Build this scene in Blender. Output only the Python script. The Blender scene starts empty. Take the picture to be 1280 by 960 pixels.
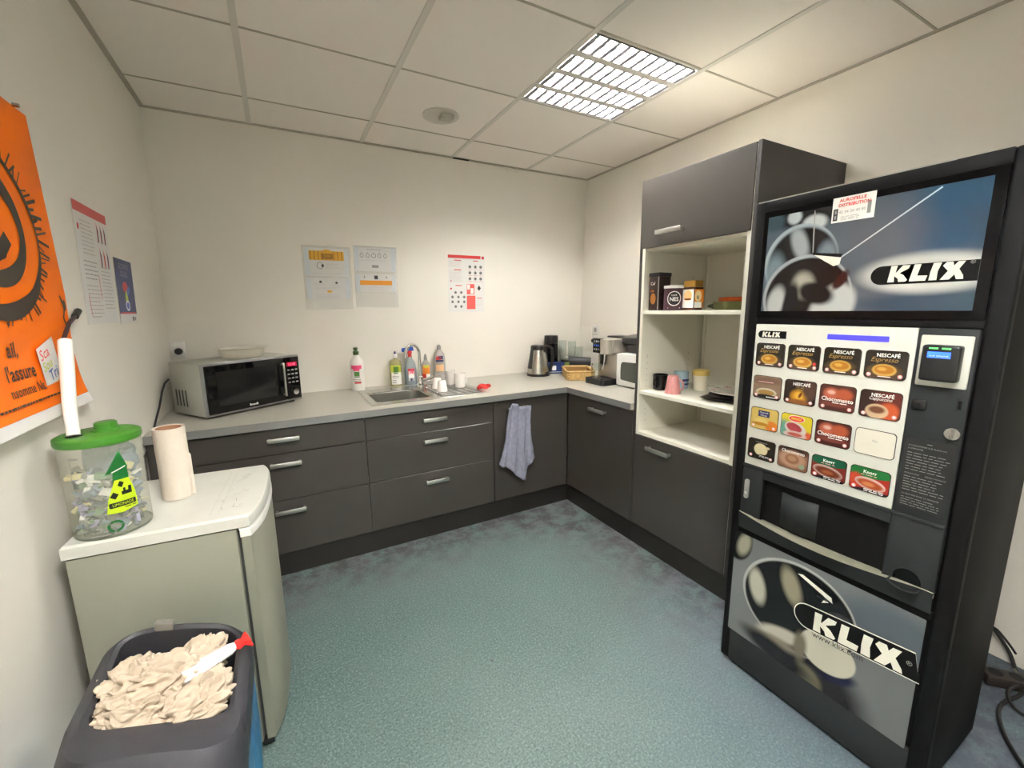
import bpy, bmesh, math, random
from mathutils import Vector, Matrix, noise
random.seed(7)
C = bpy.context.scene.collection
S = bpy.context.scene

# ------------------------------------------------------------------ camera
YAW, PITCH, ROLL = .497, .174, -.012
cy, sy, cp, sp = math.cos(YAW), math.sin(YAW), math.cos(PITCH), math.sin(PITCH)
fw = Vector((sy*cp, cy*cp, -sp)); rt = Vector((cy, -sy, 0)); up = rt.cross(fw)
cr, sr = math.cos(ROLL), math.sin(ROLL)
rt, up = rt*cr + up*sr, -rt*sr + up*cr
cam_d = bpy.data.cameras.new('camera'); cam = bpy.data.objects.new('camera', cam_d); C.objects.link(cam)
M = Matrix.Identity(4)
for i in range(3):
    M[i][0], M[i][1], M[i][2] = rt[i], up[i], -fw[i]
M[0][3], M[1][3], M[2][3] = .515, -2.979, 1.359
cam.matrix_world = M
cam_d.sensor_width = 36; cam_d.lens = 532.137/1280*36; cam_d.clip_start = .02
S.camera = cam

# ------------------------------------------------------------------ world, exposure
w = bpy.data.worlds.new('world'); S.world = w; w.use_nodes = True
w.node_tree.nodes['Background'].inputs[0].default_value = (.8, .9, 1, 1)
w.node_tree.nodes['Background'].inputs[1].default_value = .3
S.view_settings.view_transform = 'Standard'; S.view_settings.look = 'None'
S.view_settings.gamma = 1; S.view_settings.use_curve_mapping = False
S.view_settings.exposure = 2.6
TUBE = 54.0           # strength of the fluorescent tubes
TUBE_COL = (1.0, .99, .95)

# ------------------------------------------------------------------ dimensions
H = 2.394             # ceiling height
W = 2.858             # right wall
KB, KL = .058, .03    # the back and left walls are a little out of plumb
YN = -4.4             # wall behind the camera
ZW = .833             # worktop top
def yb(z): return KB*(H-z)
def xl(z): return -KL*(H-z)

# ------------------------------------------------------------------ materials
def lin(c):
    return tuple((min(v, 1)/12.92 if v <= .04045 else ((min(v, 1)+.055)/1.055)**2.4) for v in [x/255 for x in c[:3]]) + (1,)
def mat(name, col, rough=.5, metal=0, var=0, vscale=6, bump=0, bscale=60, spec=None, emit=None, es=0, trans=0, alpha=1, ior=None, coat=0, stretch=None, detail=3):
    m = bpy.data.materials.new(name); m.use_nodes = True
    nt = m.node_tree; b = nt.nodes['Principled BSDF']; I = b.inputs
    c = lin(col)
    I['Base Color'].default_value = c; I['Roughness'].default_value = rough; I['Metallic'].default_value = metal
    if spec is not None: I['Specular IOR Level'].default_value = spec
    if trans: I['Transmission Weight'].default_value = trans
    if ior: I['IOR'].default_value = ior
    if coat: I['Coat Weight'].default_value = coat; I['Coat Roughness'].default_value = .08
    if alpha < 1: I['Alpha'].default_value = alpha
    if emit: I['Emission Color'].default_value = lin(emit); I['Emission Strength'].default_value = es
    if var or bump:
        tc = nt.nodes.new('ShaderNodeTexCoord'); src = tc.outputs['Object']
        if stretch:
            mp = nt.nodes.new('ShaderNodeMapping'); mp.inputs['Scale'].default_value = stretch
            nt.links.new(src, mp.inputs['Vector']); src = mp.outputs['Vector']
        if var:
            n = nt.nodes.new('ShaderNodeTexNoise'); n.inputs['Scale'].default_value = vscale; n.inputs['Detail'].default_value = detail
            nt.links.new(src, n.inputs['Vector'])
            mx = nt.nodes.new('ShaderNodeMix'); mx.data_type = 'RGBA'
            mx.inputs[6].default_value = tuple(v*(1-var) for v in c[:3])+(1,)
            mx.inputs[7].default_value = tuple(min(1, v*(1+var)) for v in c[:3])+(1,)
            rm = nt.nodes.new('ShaderNodeMapRange'); rm.inputs['From Min'].default_value = .3; rm.inputs['From Max'].default_value = .7
            nt.links.new(n.outputs['Fac'], rm.inputs['Value']); nt.links.new(rm.outputs['Result'], mx.inputs[0])
            nt.links.new(mx.outputs[2], I['Base Color'])
        if bump:
            n2 = nt.nodes.new('ShaderNodeTexNoise'); n2.inputs['Scale'].default_value = bscale; n2.inputs['Detail'].default_value = 4
            nt.links.new(src, n2.inputs['Vector'])
            bp = nt.nodes.new('ShaderNodeBump'); bp.inputs['Strength'].default_value = bump; bp.inputs['Distance'].default_value = .002
            nt.links.new(n2.outputs['Fac'], bp.inputs['Height']); nt.links.new(bp.outputs['Normal'], I['Normal'])
    return m

def blobmat(name, base, blobs, rough=.25, coat=0, spec=.5):
    """printed picture: soft-edged ellipses in the object's own XZ plane: (x, z, rx, rz, degrees, colour, softness[, hole])"""
    m = bpy.data.materials.new(name); m.use_nodes = True; nt = m.node_tree; N = nt.nodes; L = nt.links
    b = N['Principled BSDF']; b.inputs['Roughness'].default_value = rough; b.inputs['Specular IOR Level'].default_value = spec
    if coat: b.inputs['Coat Weight'].default_value = coat; b.inputs['Coat Roughness'].default_value = .05
    tc = N.new('ShaderNodeTexCoord'); cur = None
    rgb = N.new('ShaderNodeRGB'); rgb.outputs[0].default_value = lin(tuple(v*.84 for v in base)); cur = rgb.outputs[0]
    for bl in blobs:
        x, z, rx, rz, dg, col, soft = bl[:7]; col = tuple(v*.84 for v in col)
        mp = N.new('ShaderNodeMapping'); mp.vector_type = 'TEXTURE'
        mp.inputs['Location'].default_value = (x, 0, z); mp.inputs['Rotation'].default_value = (0, math.radians(dg), 0)
        mp.inputs['Scale'].default_value = (rx, 1000, rz); L.new(tc.outputs['Object'], mp.inputs['Vector'])
        ln = N.new('ShaderNodeVectorMath'); ln.operation = 'LENGTH'; L.new(mp.outputs['Vector'], ln.inputs[0])
        r = N.new('ShaderNodeMapRange'); r.interpolation_type = 'SMOOTHSTEP'
        r.inputs['From Min'].default_value = 1-soft/2; r.inputs['From Max'].default_value = 1+soft/2
        r.inputs['To Min'].default_value = 1; r.inputs['To Max'].default_value = 0; L.new(ln.outputs['Value'], r.inputs['Value'])
        f = r.outputs['Result']
        mx = N.new('ShaderNodeMix'); mx.data_type = 'RGBA'; L.new(f, mx.inputs[0]); L.new(cur, mx.inputs[6])
        mx.inputs[7].default_value = lin(col); cur = mx.outputs[2]
    L.new(cur, b.inputs['Base Color'])
    return m

# ------------------------------------------------------------------ mesh builder
class B:
    def __init__(s, fm=None): s.bm = bmesh.new(); s.mats = []; s.xf = fm
    def mi(s, m):
        if m not in s.mats: s.mats.append(m)
        return s.mats.index(m)
    def _add(s, vs, fs, m, smooth=False):
        bv = [s.bm.verts.new(v) for v in vs]; i = s.mi(m); out = []
        for f in fs:
            try:
                fc = s.bm.faces.new([bv[k] for k in f]); fc.material_index = i; fc.smooth = smooth; out.append(fc)
            except ValueError: pass
        return bv, out
    def box(s, x0, x1, y0, y1, z0, z1, m, bev=0, seg=2):
        vs = [(x, y, z) for z in (z0, z1) for y in (y0, y1) for x in (x0, x1)]
        bv, fc = s._add(vs, [(0, 2, 3, 1), (4, 5, 7, 6), (0, 1, 5, 4), (2, 6, 7, 3), (0, 4, 6, 2), (1, 3, 7, 5)], m)
        if bev:
            ed = list({e for f in fc for e in f.edges})
            r = bmesh.ops.bevel(s.bm, geom=ed, offset=bev, segments=seg, affect='EDGES', profile=.5)
            for f in r['faces']: f.material_index = s.mi(m); f.smooth = True
        return s
    def hexa(s, p, m, bev=0):
        bv, fc = s._add(p, [(0, 2, 3, 1), (4, 5, 7, 6), (0, 1, 5, 4), (2, 6, 7, 3), (0, 4, 6, 2), (1, 3, 7, 5)], m)
        if bev:
            r = bmesh.ops.bevel(s.bm, geom=list({e for f in fc for e in f.edges}), offset=bev, segments=2, affect='EDGES', profile=.5)
            for f in r['faces']: f.material_index = s.mi(m); f.smooth = True
        return s
    def loft(s, loops, m, cap0=True, cap1=True, closed=True):
        n = len(loops[0]); vs = [v for l in loops for v in l]; fs = []
        rng = n if closed else n-1
        for k in range(len(loops)-1):
            for j in range(rng):
                a, b2 = k*n+j, k*n+(j+1) % n
                fs.append((a, b2, b2+n, a+n))
        if cap0: fs.append(tuple(range(n))[::-1])
        if cap1: fs.append(tuple((len(loops)-1)*n+j for j in range(n)))
        s._add(vs, fs, m, True); return s
    def lathe(s, prof, m, c=(0, 0, 0), seg=24, cap0=True, cap1=True, sx=1, sy=1):
        loops = [[(c[0]+r*sx*math.cos(2*math.pi*j/seg), c[1]+r*sy*math.sin(2*math.pi*j/seg), c[2]+z) for j in range(seg)] for r, z in prof]
        return s.loft(loops, m, cap0, cap1)
    def cyl(s, p, q, r, m, seg=16, r2=None):
        return s.tube([p, q], r, m, seg, r2=r2)
    def tube(s, pts, r, m, seg=10, r2=None, cap=True):
        pts = [Vector(p) for p in pts]; loops = []
        n = len(pts); prev = None
        for i, p in enumerate(pts):
            t = (pts[min(i+1, n-1)]-pts[max(i-1, 0)]).normalized()
            a = prev if prev is not None else (Vector((0, 0, 1)) if abs(t.z) < .9 else Vector((1, 0, 0)))
            u = (a - t*a.dot(t)).normalized(); v = t.cross(u); prev = u
            rr = r if r2 is None else r+(r2-r)*i/(n-1)
            loops.append([p+u*rr*math.cos(2*math.pi*j/seg)+v*rr*math.sin(2*math.pi*j/seg) for j in range(seg)])
        return s.loft(loops, m, cap, cap)
    def patch(s, c, r, a0, a1, z0, z1, m, n=10, sy=1, rt=None):
        """strip of label on a cylinder; angles in degrees"""
        rt = r if rt is None else rt; vs = []
        for i in range(n+1):
            a = math.radians(a0+(a1-a0)*i/n)
            vs += [(c[0]+r*math.cos(a), c[1]+sy*r*math.sin(a), c[2]+z0), (c[0]+rt*math.cos(a), c[1]+sy*rt*math.sin(a), c[2]+z1)]
        s._add(vs, [(2*i, 2*i+2, 2*i+3, 2*i+1) for i in range(n)], m, True); return s
    # ---- flat print in the XZ plane facing -Y
    def flat(s, pts, m, y=0):
        s._add([(p[0], y, p[1]) for p in pts], [tuple(range(len(pts)))], m); return s
    def rect(s, x0, x1, z0, z1, m, y=0): return s.flat([(x0, z0), (x1, z0), (x1, z1), (x0, z1)], m, y)
    def ell(s, x, z, rx, rz, m, y=0, n=24, dg=0):
        a = math.radians(dg); ca, sa = math.cos(a), math.sin(a); P = []
        for j in range(n):
            t = 2*math.pi*j/n; u, v = rx*math.cos(t), rz*math.sin(t); P.append((x+u*ca-v*sa, z+u*sa+v*ca))
        return s.flat(P, m, y)
    def ring(s, x, z, rx, rz, wd, m, y=0, a0=0, a1=360, n=40, wf=None):
        vs = []
        for j in range(n+1):
            t = math.radians(a0+(a1-a0)*j/n); k = wd*(wf(j/n) if wf else 1)
            vs += [(x+(rx-k/2)*math.cos(t), y, z+(rz-k/2)*math.sin(t)), (x+(rx+k/2)*math.cos(t), y, z+(rz+k/2)*math.sin(t))]
        s._add(vs, [(2*i, 2*i+1, 2*i+3, 2*i+2) for i in range(n)], m); return s
    def rrect(s, x0, x1, z0, z1, r, m, y=0, left=True, right=True):
        P = []
        for cx, cz, a in ((x1-r, z0+r, -90), (x1-r, z1-r, 0), (x0+r, z1-r, 90), (x0+r, z0+r, 180)):
            for k in range(7):
                t = math.radians(a+15*k); P.append((cx+r*math.cos(t), cz+r*math.sin(t)))
        return s.flat(P, m, y)
    def stroke(s, pts, wd, m, y=0):
        for (x0, z0), (x1, z1) in zip(pts, pts[1:]):
            d = Vector((x1-x0, z1-z0)); n = Vector((-d.y, d.x)).normalized()*wd/2; e = d.normalized()*wd*.3
            s.flat([(x0-e.x-n.x, z0-e.y-n.y), (x1+e.x-n.x, z1+e.y-n.y), (x1+e.x+n.x, z1+e.y+n.y), (x0-e.x+n.x, z0-e.y+n.y)], m, y)
        return s
    def text(s, st, x, z, size, m, y=0, al='LEFT', bold=0, shear=0, sx=1):
        cu = bpy.data.curves.new('t', 'FONT'); cu.body = st; cu.size = size; cu.align_x = al; cu.offset = bold*size; cu.shear = shear; cu.resolution_u = 2
        ob = bpy.data.objects.new('t', cu); me = ob.to_mesh()
        i = s.mi(m); vs = [s.bm.verts.new((x+v.co.x*sx, y, z+v.co.y)) for v in me.vertices]
        for p in me.polygons:
            try: f = s.bm.faces.new([vs[k] for k in p.vertices]); f.material_index = i
            except ValueError: pass
        ob.to_mesh_clear(); bpy.data.objects.remove(ob); bpy.data.curves.remove(cu); return s
    def lines(s, x0, x1, z, n, dz, m, y=0, h=.0018, seed=0):
        """rows of small print too fine to read"""
        rr = random.Random(seed)
        for k in range(n):
            xx = x0; e = x1-(x1-x0)*rr.uniform(0, .25)
            while xx < e-.004:
                l = rr.uniform(.006, .02); s.rect(xx, min(xx+l, e), z-k*dz, z-k*dz+h, m, y); xx += l+.003
        return s
    def build(s, name, parent=None, loc=(0, 0, 0), rot=(0, 0, 0), sharp=35, cuts=0):
        if s.xf and cuts:
            xs = [v.co.x for v in s.bm.verts]; q = min(xs)+cuts
            while q < max(xs):
                bmesh.ops.bisect_plane(s.bm, geom=s.bm.verts[:]+s.bm.edges[:]+s.bm.faces[:], plane_co=(q, 0, 0), plane_no=(1, 0, 0)); q += cuts
        if s.xf:
            for v in s.bm.verts: v.co = Vector(s.xf(v.co))
        bmesh.ops.recalc_face_normals(s.bm, faces=[f for f in s.bm.faces]) if s.xf == 'never' else None
        me = bpy.data.meshes.new(name); s.bm.to_mesh(me); s.bm.free()
        for m in s.mats: me.materials.append(m)
        for p in me.polygons: p.use_smooth = True
        me.set_sharp_from_angle(angle=math.radians(sharp))
        o = bpy.data.objects.new(name, me); C.objects.link(o)
        o.location = loc; o.rotation_euler = rot
        if parent: o.parent = parent
        return o
def tag(o, label, cat, group=None):
    o['label'] = label; o['category'] = cat
    if group: o['group'] = group
    return o
def thing(name, label, cat, loc=(0, 0, 0), rot=(0, 0, 0), group=None):
    o = bpy.data.objects.new(name, None); C.objects.link(o); o.empty_display_size = .05
    o.location = loc; o.rotation_euler = rot; return tag(o, label, cat, group)
def struct(o): o['kind'] = 'structure'; return o
def R(d): return math.radians(d)
def rr_loop(x0, x1, y0, y1, r, z, n=6):
    """rounded rectangle loop in XY, counter-clockwise; z may be a function of (x,y)"""
    P = []
    for cx, cy_, a in ((x1-r, y1-r, 0), (x0+r, y1-r, 90), (x0+r, y0+r, 180), (x1-r, y0+r, 270)):
        for k in range(n+1):
            t = math.radians(a+90*k/n); P.append((cx+r*math.cos(t), cy_+r*math.sin(t)))
    # add points along long edges so curved rims follow
    Q = []
    for i, p in enumerate(P):
        q = P[(i+1) % len(P)]; Q.append(p); d = math.hypot(q[0]-p[0], q[1]-p[1])
        if d > .08:
            for k in range(1, 8): Q.append((p[0]+(q[0]-p[0])*k/8, p[1]+(q[1]-p[1])*k/8))
    return [(x, y, z(x, y) if callable(z) else z) for x, y in Q]

WALL = mat('painted_wall', (234, 229, 218), .65, var=.02, vscale=1.5, bump=.12, bscale=90)
CEIL = mat('ceiling_tile_white', (240, 233, 225), .9, var=.03, vscale=300, bump=.35, bscale=260)
TBAR = mat('ceiling_grid_metal', (214, 209, 200), .5)
TBARD = mat('ceiling_grid_joint', (176, 168, 154), .6)
FRONT = mat('anthracite_laminate', (62, 58, 54), .3, var=.04, vscale=3, bump=.02)
FRONTD = mat('dark_cabinet_side', (56, 52, 50), .45, var=.04, vscale=4)
PLINTH = mat('black_plinth', (34, 31, 29), .4)
CARC = mat('white_melamine', (226, 222, 206), .45, var=.015)
ALU = mat('brushed_aluminium', (215, 215, 210), .38, 1, bump=.05, bscale=200, stretch=(1, 20, 20))
STEEL = mat('stainless_steel', (178, 176, 170), .27, .9, bump=.06, bscale=150)
CHROME = mat('chrome', (225, 225, 225), .08, 1)
BLK = mat('black_plastic', (22, 22, 23), .35)
BLKG = mat('glossy_black', (8, 8, 9), .08, spec=.3)
DGREY = mat('dark_grey_plastic', (52, 52, 55), .5, bump=.15, bscale=300)
WHITE = mat('white_plastic', (226, 224, 218), .35)
PAPER = mat('paper_white', (226, 224, 220), .6)
GLASS = mat('clear_glass', (240, 245, 243), .03, trans=1, ior=1.45)
DHOLE = mat('hole_shade_black', (8, 8, 8), .8)  # flat black standing in for the shade inside holes and gaps

# ------------------------------------------------------------------ FLOOR
def floor_mat():
    m = bpy.data.materials.new('green_safety_vinyl'); m.use_nodes = True; nt = m.node_tree; N = nt.nodes; L = nt.links
    b = N['Principled BSDF']; tc = N.new('ShaderNodeTexCoord')
    def noi(sc, det=4, ro=.55):
        n = N.new('ShaderNodeTexNoise'); n.inputs['Scale'].default_value = sc; n.inputs['Detail'].default_value = det; n.inputs['Roughness'].default_value = ro
        L.new(tc.outputs['Object'], n.inputs['Vector']); return n.outputs['Fac']
    def rmp(v, a, b2, c=0, d=1):
        r = N.new('ShaderNodeMapRange'); r.inputs[1].default_value = a; r.inputs[2].default_value = b2; r.inputs[3].default_value = c; r.inputs[4].default_value = d
        L.new(v, r.inputs[0]); return r.outputs[0]
    def mix(f, a, b2):
        x = N.new('ShaderNodeMix'); x.data_type = 'RGBA'; L.new(f, x.inputs[0])
        for s_, v in ((6, a), (7, b2)):
            if isinstance(v, tuple): x.inputs[s_].default_value = lin(v)
            else: L.new(v, x.inputs[s_])
        return x.outputs[2]
    def mul(a, b2):
        x = N.new('ShaderNodeMath'); x.operation = 'MULTIPLY'; L.new(a, x.inputs[0])
        if isinstance(b2, (int, float)): x.inputs[1].default_value = b2
        else: L.new(b2, x.inputs[1])
        return x.outputs[0]
    def add(a, b2):
        x = N.new('ShaderNodeMath'); x.operation = 'ADD'; x.use_clamp = True; L.new(a, x.inputs[0]); L.new(b2, x.inputs[1]); return x.outputs[0]
    c = mix(rmp(noi(1.3, 3), .35, .65), (74, 92, 88), (88, 104, 99))
    c = mix(rmp(noi(130, 2), .48, .66), c, (108, 124, 119))          # light flecks of the safety vinyl
    c = mix(rmp(noi(150, 3), .52, .68), c, (56, 72, 74))          # dark flecks
    # grime left unswept along the plinths
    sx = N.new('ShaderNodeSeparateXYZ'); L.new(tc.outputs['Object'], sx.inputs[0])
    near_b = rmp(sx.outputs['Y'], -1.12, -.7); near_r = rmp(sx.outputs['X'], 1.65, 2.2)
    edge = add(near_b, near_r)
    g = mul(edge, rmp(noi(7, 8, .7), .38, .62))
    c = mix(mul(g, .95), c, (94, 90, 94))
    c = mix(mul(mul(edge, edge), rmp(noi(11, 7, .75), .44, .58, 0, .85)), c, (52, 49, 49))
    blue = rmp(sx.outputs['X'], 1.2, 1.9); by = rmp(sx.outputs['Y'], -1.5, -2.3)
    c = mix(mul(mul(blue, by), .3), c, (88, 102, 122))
    v = N.new('ShaderNodeTexVoronoi'); v.inputs['Scale'].default_value = 9; L.new(tc.outputs['Object'], v.inputs['Vector'])
    c = mix(mul(rmp(v.outputs['Distance'], .06, .03), rmp(noi(2.2), .5, .56)), c, (66, 66, 66))   # scuffs and crumbs
    L.new(c, b.inputs['Base Color']); L.new(rmp(noi(3, 5), .3, .7, .42, .6), b.inputs['Roughness'])
    b.inputs['Specular IOR Level'].default_value = .35
    bp = N.new('ShaderNodeBump'); bp.inputs['Strength'].default_value = .15; bp.inputs['Distance'].default_value = .001
    L.new(noi(260, 2), bp.inputs['Height']); L.new(bp.outputs['Normal'], b.inputs['Normal'])
    return m
struct(B().box(-.2, W+.1, YN-.1, .3, -.08, 0, floor_mat()).build('floor'))

# ------------------------------------------------------------------ WALLS
# back wall and left wall lean out slightly towards the floor
struct(B().hexa([(-.3, yb(0), 0), (W+.1, yb(0), 0), (-.3, .35, 0), (W+.1, .35, 0),
                 (-.3, yb(H+.15), H+.15), (W+.1, yb(H+.15), H+.15), (-.3, .35, H+.15), (W+.1, .35, H+.15)], WALL).build('wall_back'))
struct(B().hexa([(-.3, YN, 0), (xl(0), YN, 0), (-.3, .14, 0), (xl(0), .14, 0),
                 (-.3, YN, H+.15), (xl(H+.15), YN, H+.15), (-.3, .14, H+.15), (xl(H+.15), .14, H+.15)], WALL).build('wall_left'))
struct(B().box(W, W+.12, YN, .3, 0, H+.15, WALL).build('wall_right'))
struct(B().box(-.3, W+.12, YN-.12, YN, 0, H+.15, WALL).build('wall_front'))

# ------------------------------------------------------------------ CEILING
ceil_root = struct(B().box(-.25, W+.1, YN-.1, .15, H+.16, H+.22, CEIL).build('ceiling'))
XG = [0, .476, 1.076, 1.676, 2.276, W]
YG = [0]+[-.345-.6*k for k in range(7)]+[YN]
LAMPS = [(3, 2), (1, 5)]
for j in range(len(YG)-1):
    for i in range(5):
        if (i, j) in LAMPS: continue
        b_ = B().box(XG[i]+.004, XG[i+1]-.004, YG[j+1]+.003, YG[j]-.003, H+.003, H+.016, CEIL)
        b_.build('tile', ceil_root)
for i in range(1, 5):
    B().box(XG[i]-.012, XG[i]+.012, YN, 0, H-.001, H+.003, TBAR).build('grid_bar', ceil_root)
for j in range(1, len(YG)-1):
    for i in range(5):
        B().box(XG[i]+.012 if i else 0, XG[i+1]-.012 if i < 4 else W, YG[j]-.004, YG[j]+.004, H, H+.003, TBARD).build('cross_bar', ceil_root)  # narrow bars toned dark to paint the thin shadow lines at the joints
struct(B().box(0, W, -.02, .004, H-.002, H+.004, TBARD).build('trim_1'))
struct(B().box(W-.02, W, YN, -.02, H-.002, H+.004, TBARD).build('trim_2'))
struct(B().box(0, .02, YN, -.02, H-.002, H+.004, TBARD).build('trim_3'))

struct(B().box(1.68, 1.80, -.024, -.002, H-.004, H-.001, DHOLE).build('slot_shade_strip'))  # dark strip put in for the shaded slot along the back wall
# louvred ceiling lights
TUBEM = mat('fluorescent_tube', (255, 250, 240), .5, emit=(255, 255, 255), es=TUBE)
TUBEM.node_tree.nodes['Principled BSDF'].inputs['Emission Color'].default_value = TUBE_COL + (1,)
TUBEM2 = TUBEM.copy(); TUBEM2.name = 'boosted_fluorescent_tube'; TUBEM2.node_tree.nodes['Principled BSDF'].inputs['Emission Strength'].default_value = TUBE*2.75  # tube copy with output boosted to brighten the left side
REFL = mat('mirror_reflector', (235, 236, 238), .18, .85)
LOUV = mat('louvre_aluminium', (150, 150, 160), .5)
LAMPW = mat('lamp_frame_white', (205, 200, 192), .5)
def lamp(i, j, label, tube_m):
    x0, x1, y1, y0 = XG[i]+.008, XG[i+1]-.008, YG[j]-.008, YG[j+1]+.008
    t = thing('ceiling_light', label, 'light', ((x0+x1)/2, (y0+y1)/2, H), group=None)
    w2, d2 = (x1-x0)/2, (y1-y0)/2
    f = B()
    f.box(-w2, w2, -d2, d2, .085, .09, LAMPW)
    for a in (-1, 1):
        f.box(a*w2-.004, a*w2+.004, -d2, d2, 0, .085, LAMPW); f.box(-w2, w2, a*d2-.004, a*d2+.004, 0, .085, LAMPW)
    pitch = 2*d2/4
    for k in range(1, 4): f.box(-w2, w2, -d2+k*pitch-.018, -d2+k*pitch+.018, -.001, .004, LAMPW)
    f.build('housing', t)
    for k in range(4):
        yc = -d2+(k+.5)*pitch; hw = pitch/2-.018; yc += (.009 if k == 0 else -.009 if k == 3 else 0)*0
        r = B()
        for a in (-1, 1):
            prof = [(hw, .002), (hw*.95, .018), (hw*.8, .034), (hw*.4, .046), (0, .05)]
            r.loft([[(-w2+.006, yc+a*p, z), (w2-.006, yc+a*p, z)] for p, z in prof], REFL, False, False, closed=False)
        r.build('reflector', t)
        B().tube([(-w2+.02, yc, .030), (w2-.02, yc, .030)], .008, tube_m, 10).build('tube', t)
        l = B(); nb = 11
        for q in range(nb):
            xx = -w2+.02+(2*w2-.04)*q/(nb-1)
            l.loft([[(xx-.006, yc-hw, .002), (xx-.006, yc+hw, .002)], [(xx-.001, yc-hw*.9, .020), (xx-.001, yc+hw*.9, .020)],
                    [(xx+.001, yc-hw*.9, .020), (xx+.001, yc+hw*.9, .020)], [(xx+.006, yc-hw, .002), (xx+.006, yc+hw, .002)]], REFL, False, False, closed=False)
        l.build('louvre', t)
        g_ = B()
        for q in range(nb): xx = -w2+.02+(2*w2-.04)*q/(nb-1); g_.box(xx-.0095, xx+.0095, yc-hw, yc+hw, -.001, .0018, LOUV)
        g_.build('louvre_grid', t)
    return t
lamp(3, 2, 'square recessed ceiling light with four lit louvred tubes near the right wall', TUBEM)
lamp(1, 5, 'square recessed louvred ceiling light farther back towards the door, behind the viewer', TUBEM2)

t = thing('ceiling_sensor', 'round white flush sensor disc in the ceiling tile left of the lamp', 'sensor', (1.394, -.585, H+.003))
B().lathe([(.098, 0), (.098, -.006), (.084, -.012), (0.03, -.013), (0, -.013)], LAMPW, seg=32).build('disc', t)
B().box(-.02, .05, -.075, -.01, -.036, -.012, mat('sensor_lens', (176, 174, 160), .4), bev=.006).build('lens', t)

# ------------------------------------------------------------------ KITCHEN CABINETS
YF, XF = -.637, 2.221       # front planes of the two runs
def handle(parent, xc, zc, ln=.142):
    h = B(); h.box(xc-ln/2, xc+ln/2, -.037, -.027, zc-.011, zc+.011, ALU, bev=.003)
    for a in (-1, 1): h.box(xc+a*(ln/2-.008)-.005, xc+a*(ln/2-.008)+.005, -.029, 0, zc-.009, zc+.005, ALU, bev=.002)
    return h.build('handle', parent)
def base_cabinet(name, label, loc, rz, wd, dep, fronts, kind, group=None, ph=.122, pl=(0, 0)):
    """fronts: list of (z0, z1, handle_x or None, handle_z)"""
    t = thing(name, label, 'cabinet', loc, (0, 0, rz), group)
    b_ = B(); g = .018
    b_.box(.001, g, .02, dep, ph, .795, CARC); b_.box(wd-g, wd-.001, .02, dep, ph, .795, CARC)
    b_.box(g, wd-g, .02, dep, ph, ph+g, CARC); b_.box(g, wd-g, dep-.01, dep, ph+g, .795, CARC)
    b_.box(g, wd-g, .022, .03, ph+g, .795, DHOLE)  # black sheet behind the fronts stands in for the shade inside
    b_.build('body', t)
    for z0, z1, hx, hz in fronts:
        d = B().box(.0015, wd-.0015, 0, .018, z0+.0015, z1-.0015, FRONT, bev=.0012, seg=1).build(kind, t)
        if hx is not None: handle(d, hx, hz)
    B().box(pl[0], wd+pl[1], .012, .03, 0, ph, PLINTH).build('plinth', t)
    return t
base_cabinet('drawer_cabinet', 'dark grey three-drawer base cabinet under the left end of the worktop, partly behind the fridge', (.10, YF, 0), 0, .777, .60,
             [(.125, .415, .386, .361), (.415, .660, .386, .611), (.660, .790, .386, .739)], 'drawer')
base_cabinet('drawer_cabinet', 'dark grey three-drawer base cabinet directly under the sink', (.877, YF, 0), 0, .772, .60,
             [(.125, .415, .386, .361), (.415, .660, .386, .610), (.660, .790, .386, .737)], 'drawer')
# filler between left wall and first cabinet
tag(B().box(-.045, .099, YF+.003, YF+.02, 0.125, .79, FRONT).build('filler_panel'), 'dark grey filler strip between left wall and the first drawer cabinet, behind the fridge', 'panel')
tc_ = base_cabinet('corner_cabinet', 'dark grey base cabinet with one door carrying the hanging towel, in the corner', (1.649, YF, 0), 0, .570, .60,
             [(.125, .790, .165, .735)], 'door', pl=(0, .0145))
base_cabinet('door_cabinet', 'dark grey single-door base cabinet right of the corner, under the coffee maker', (XF, YF, 0), R(-90), .622, .60,
             [(.125, .790, .333, .733)], 'door', pl=(-.012, 0))

# ---- worktop (L shape, cut out for the sink)
WT = mat('speckled_grey_laminate', (176, 172, 160), .33, var=.10, vscale=160, detail=2)
WTE = mat('metallic_worktop_edge', (132, 132, 130), .38, .35)
HX0, HX1, HY0, HY1 = .965, 1.315, -.50, -.165
t = thing('worktop', 'long L-shaped grey laminate worktop running along the back and right walls', 'worktop', (0, 0, 0))
b_ = B(); z0, z1 = .796, ZW
xlw = xl(ZW)+.002; ybw = yb(ZW)-.002
b_.box(xlw, HX0, YF-.018, ybw, z0, z1, WT); b_.box(HX1, 2.199, YF-.018, ybw, z0, z1, WT)
b_.box(HX0, HX1, YF-.018, HY0, z0, z1, WT); b_.box(HX0, HX1, HY1, ybw, z0, z1, WT)
b_.box(2.2005, W-.002, -1.258, ybw, z0, z1, WT)
b_.build('top', t)
B().box(xlw, 2.1995, YF-.0225, YF-.018, z0, z1, WTE).build('edge_strip', t)
B().box(2.1955, 2.2, -1.258, YF-.0225, z0, z1, WTE).build('edge_strip', t)

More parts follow.
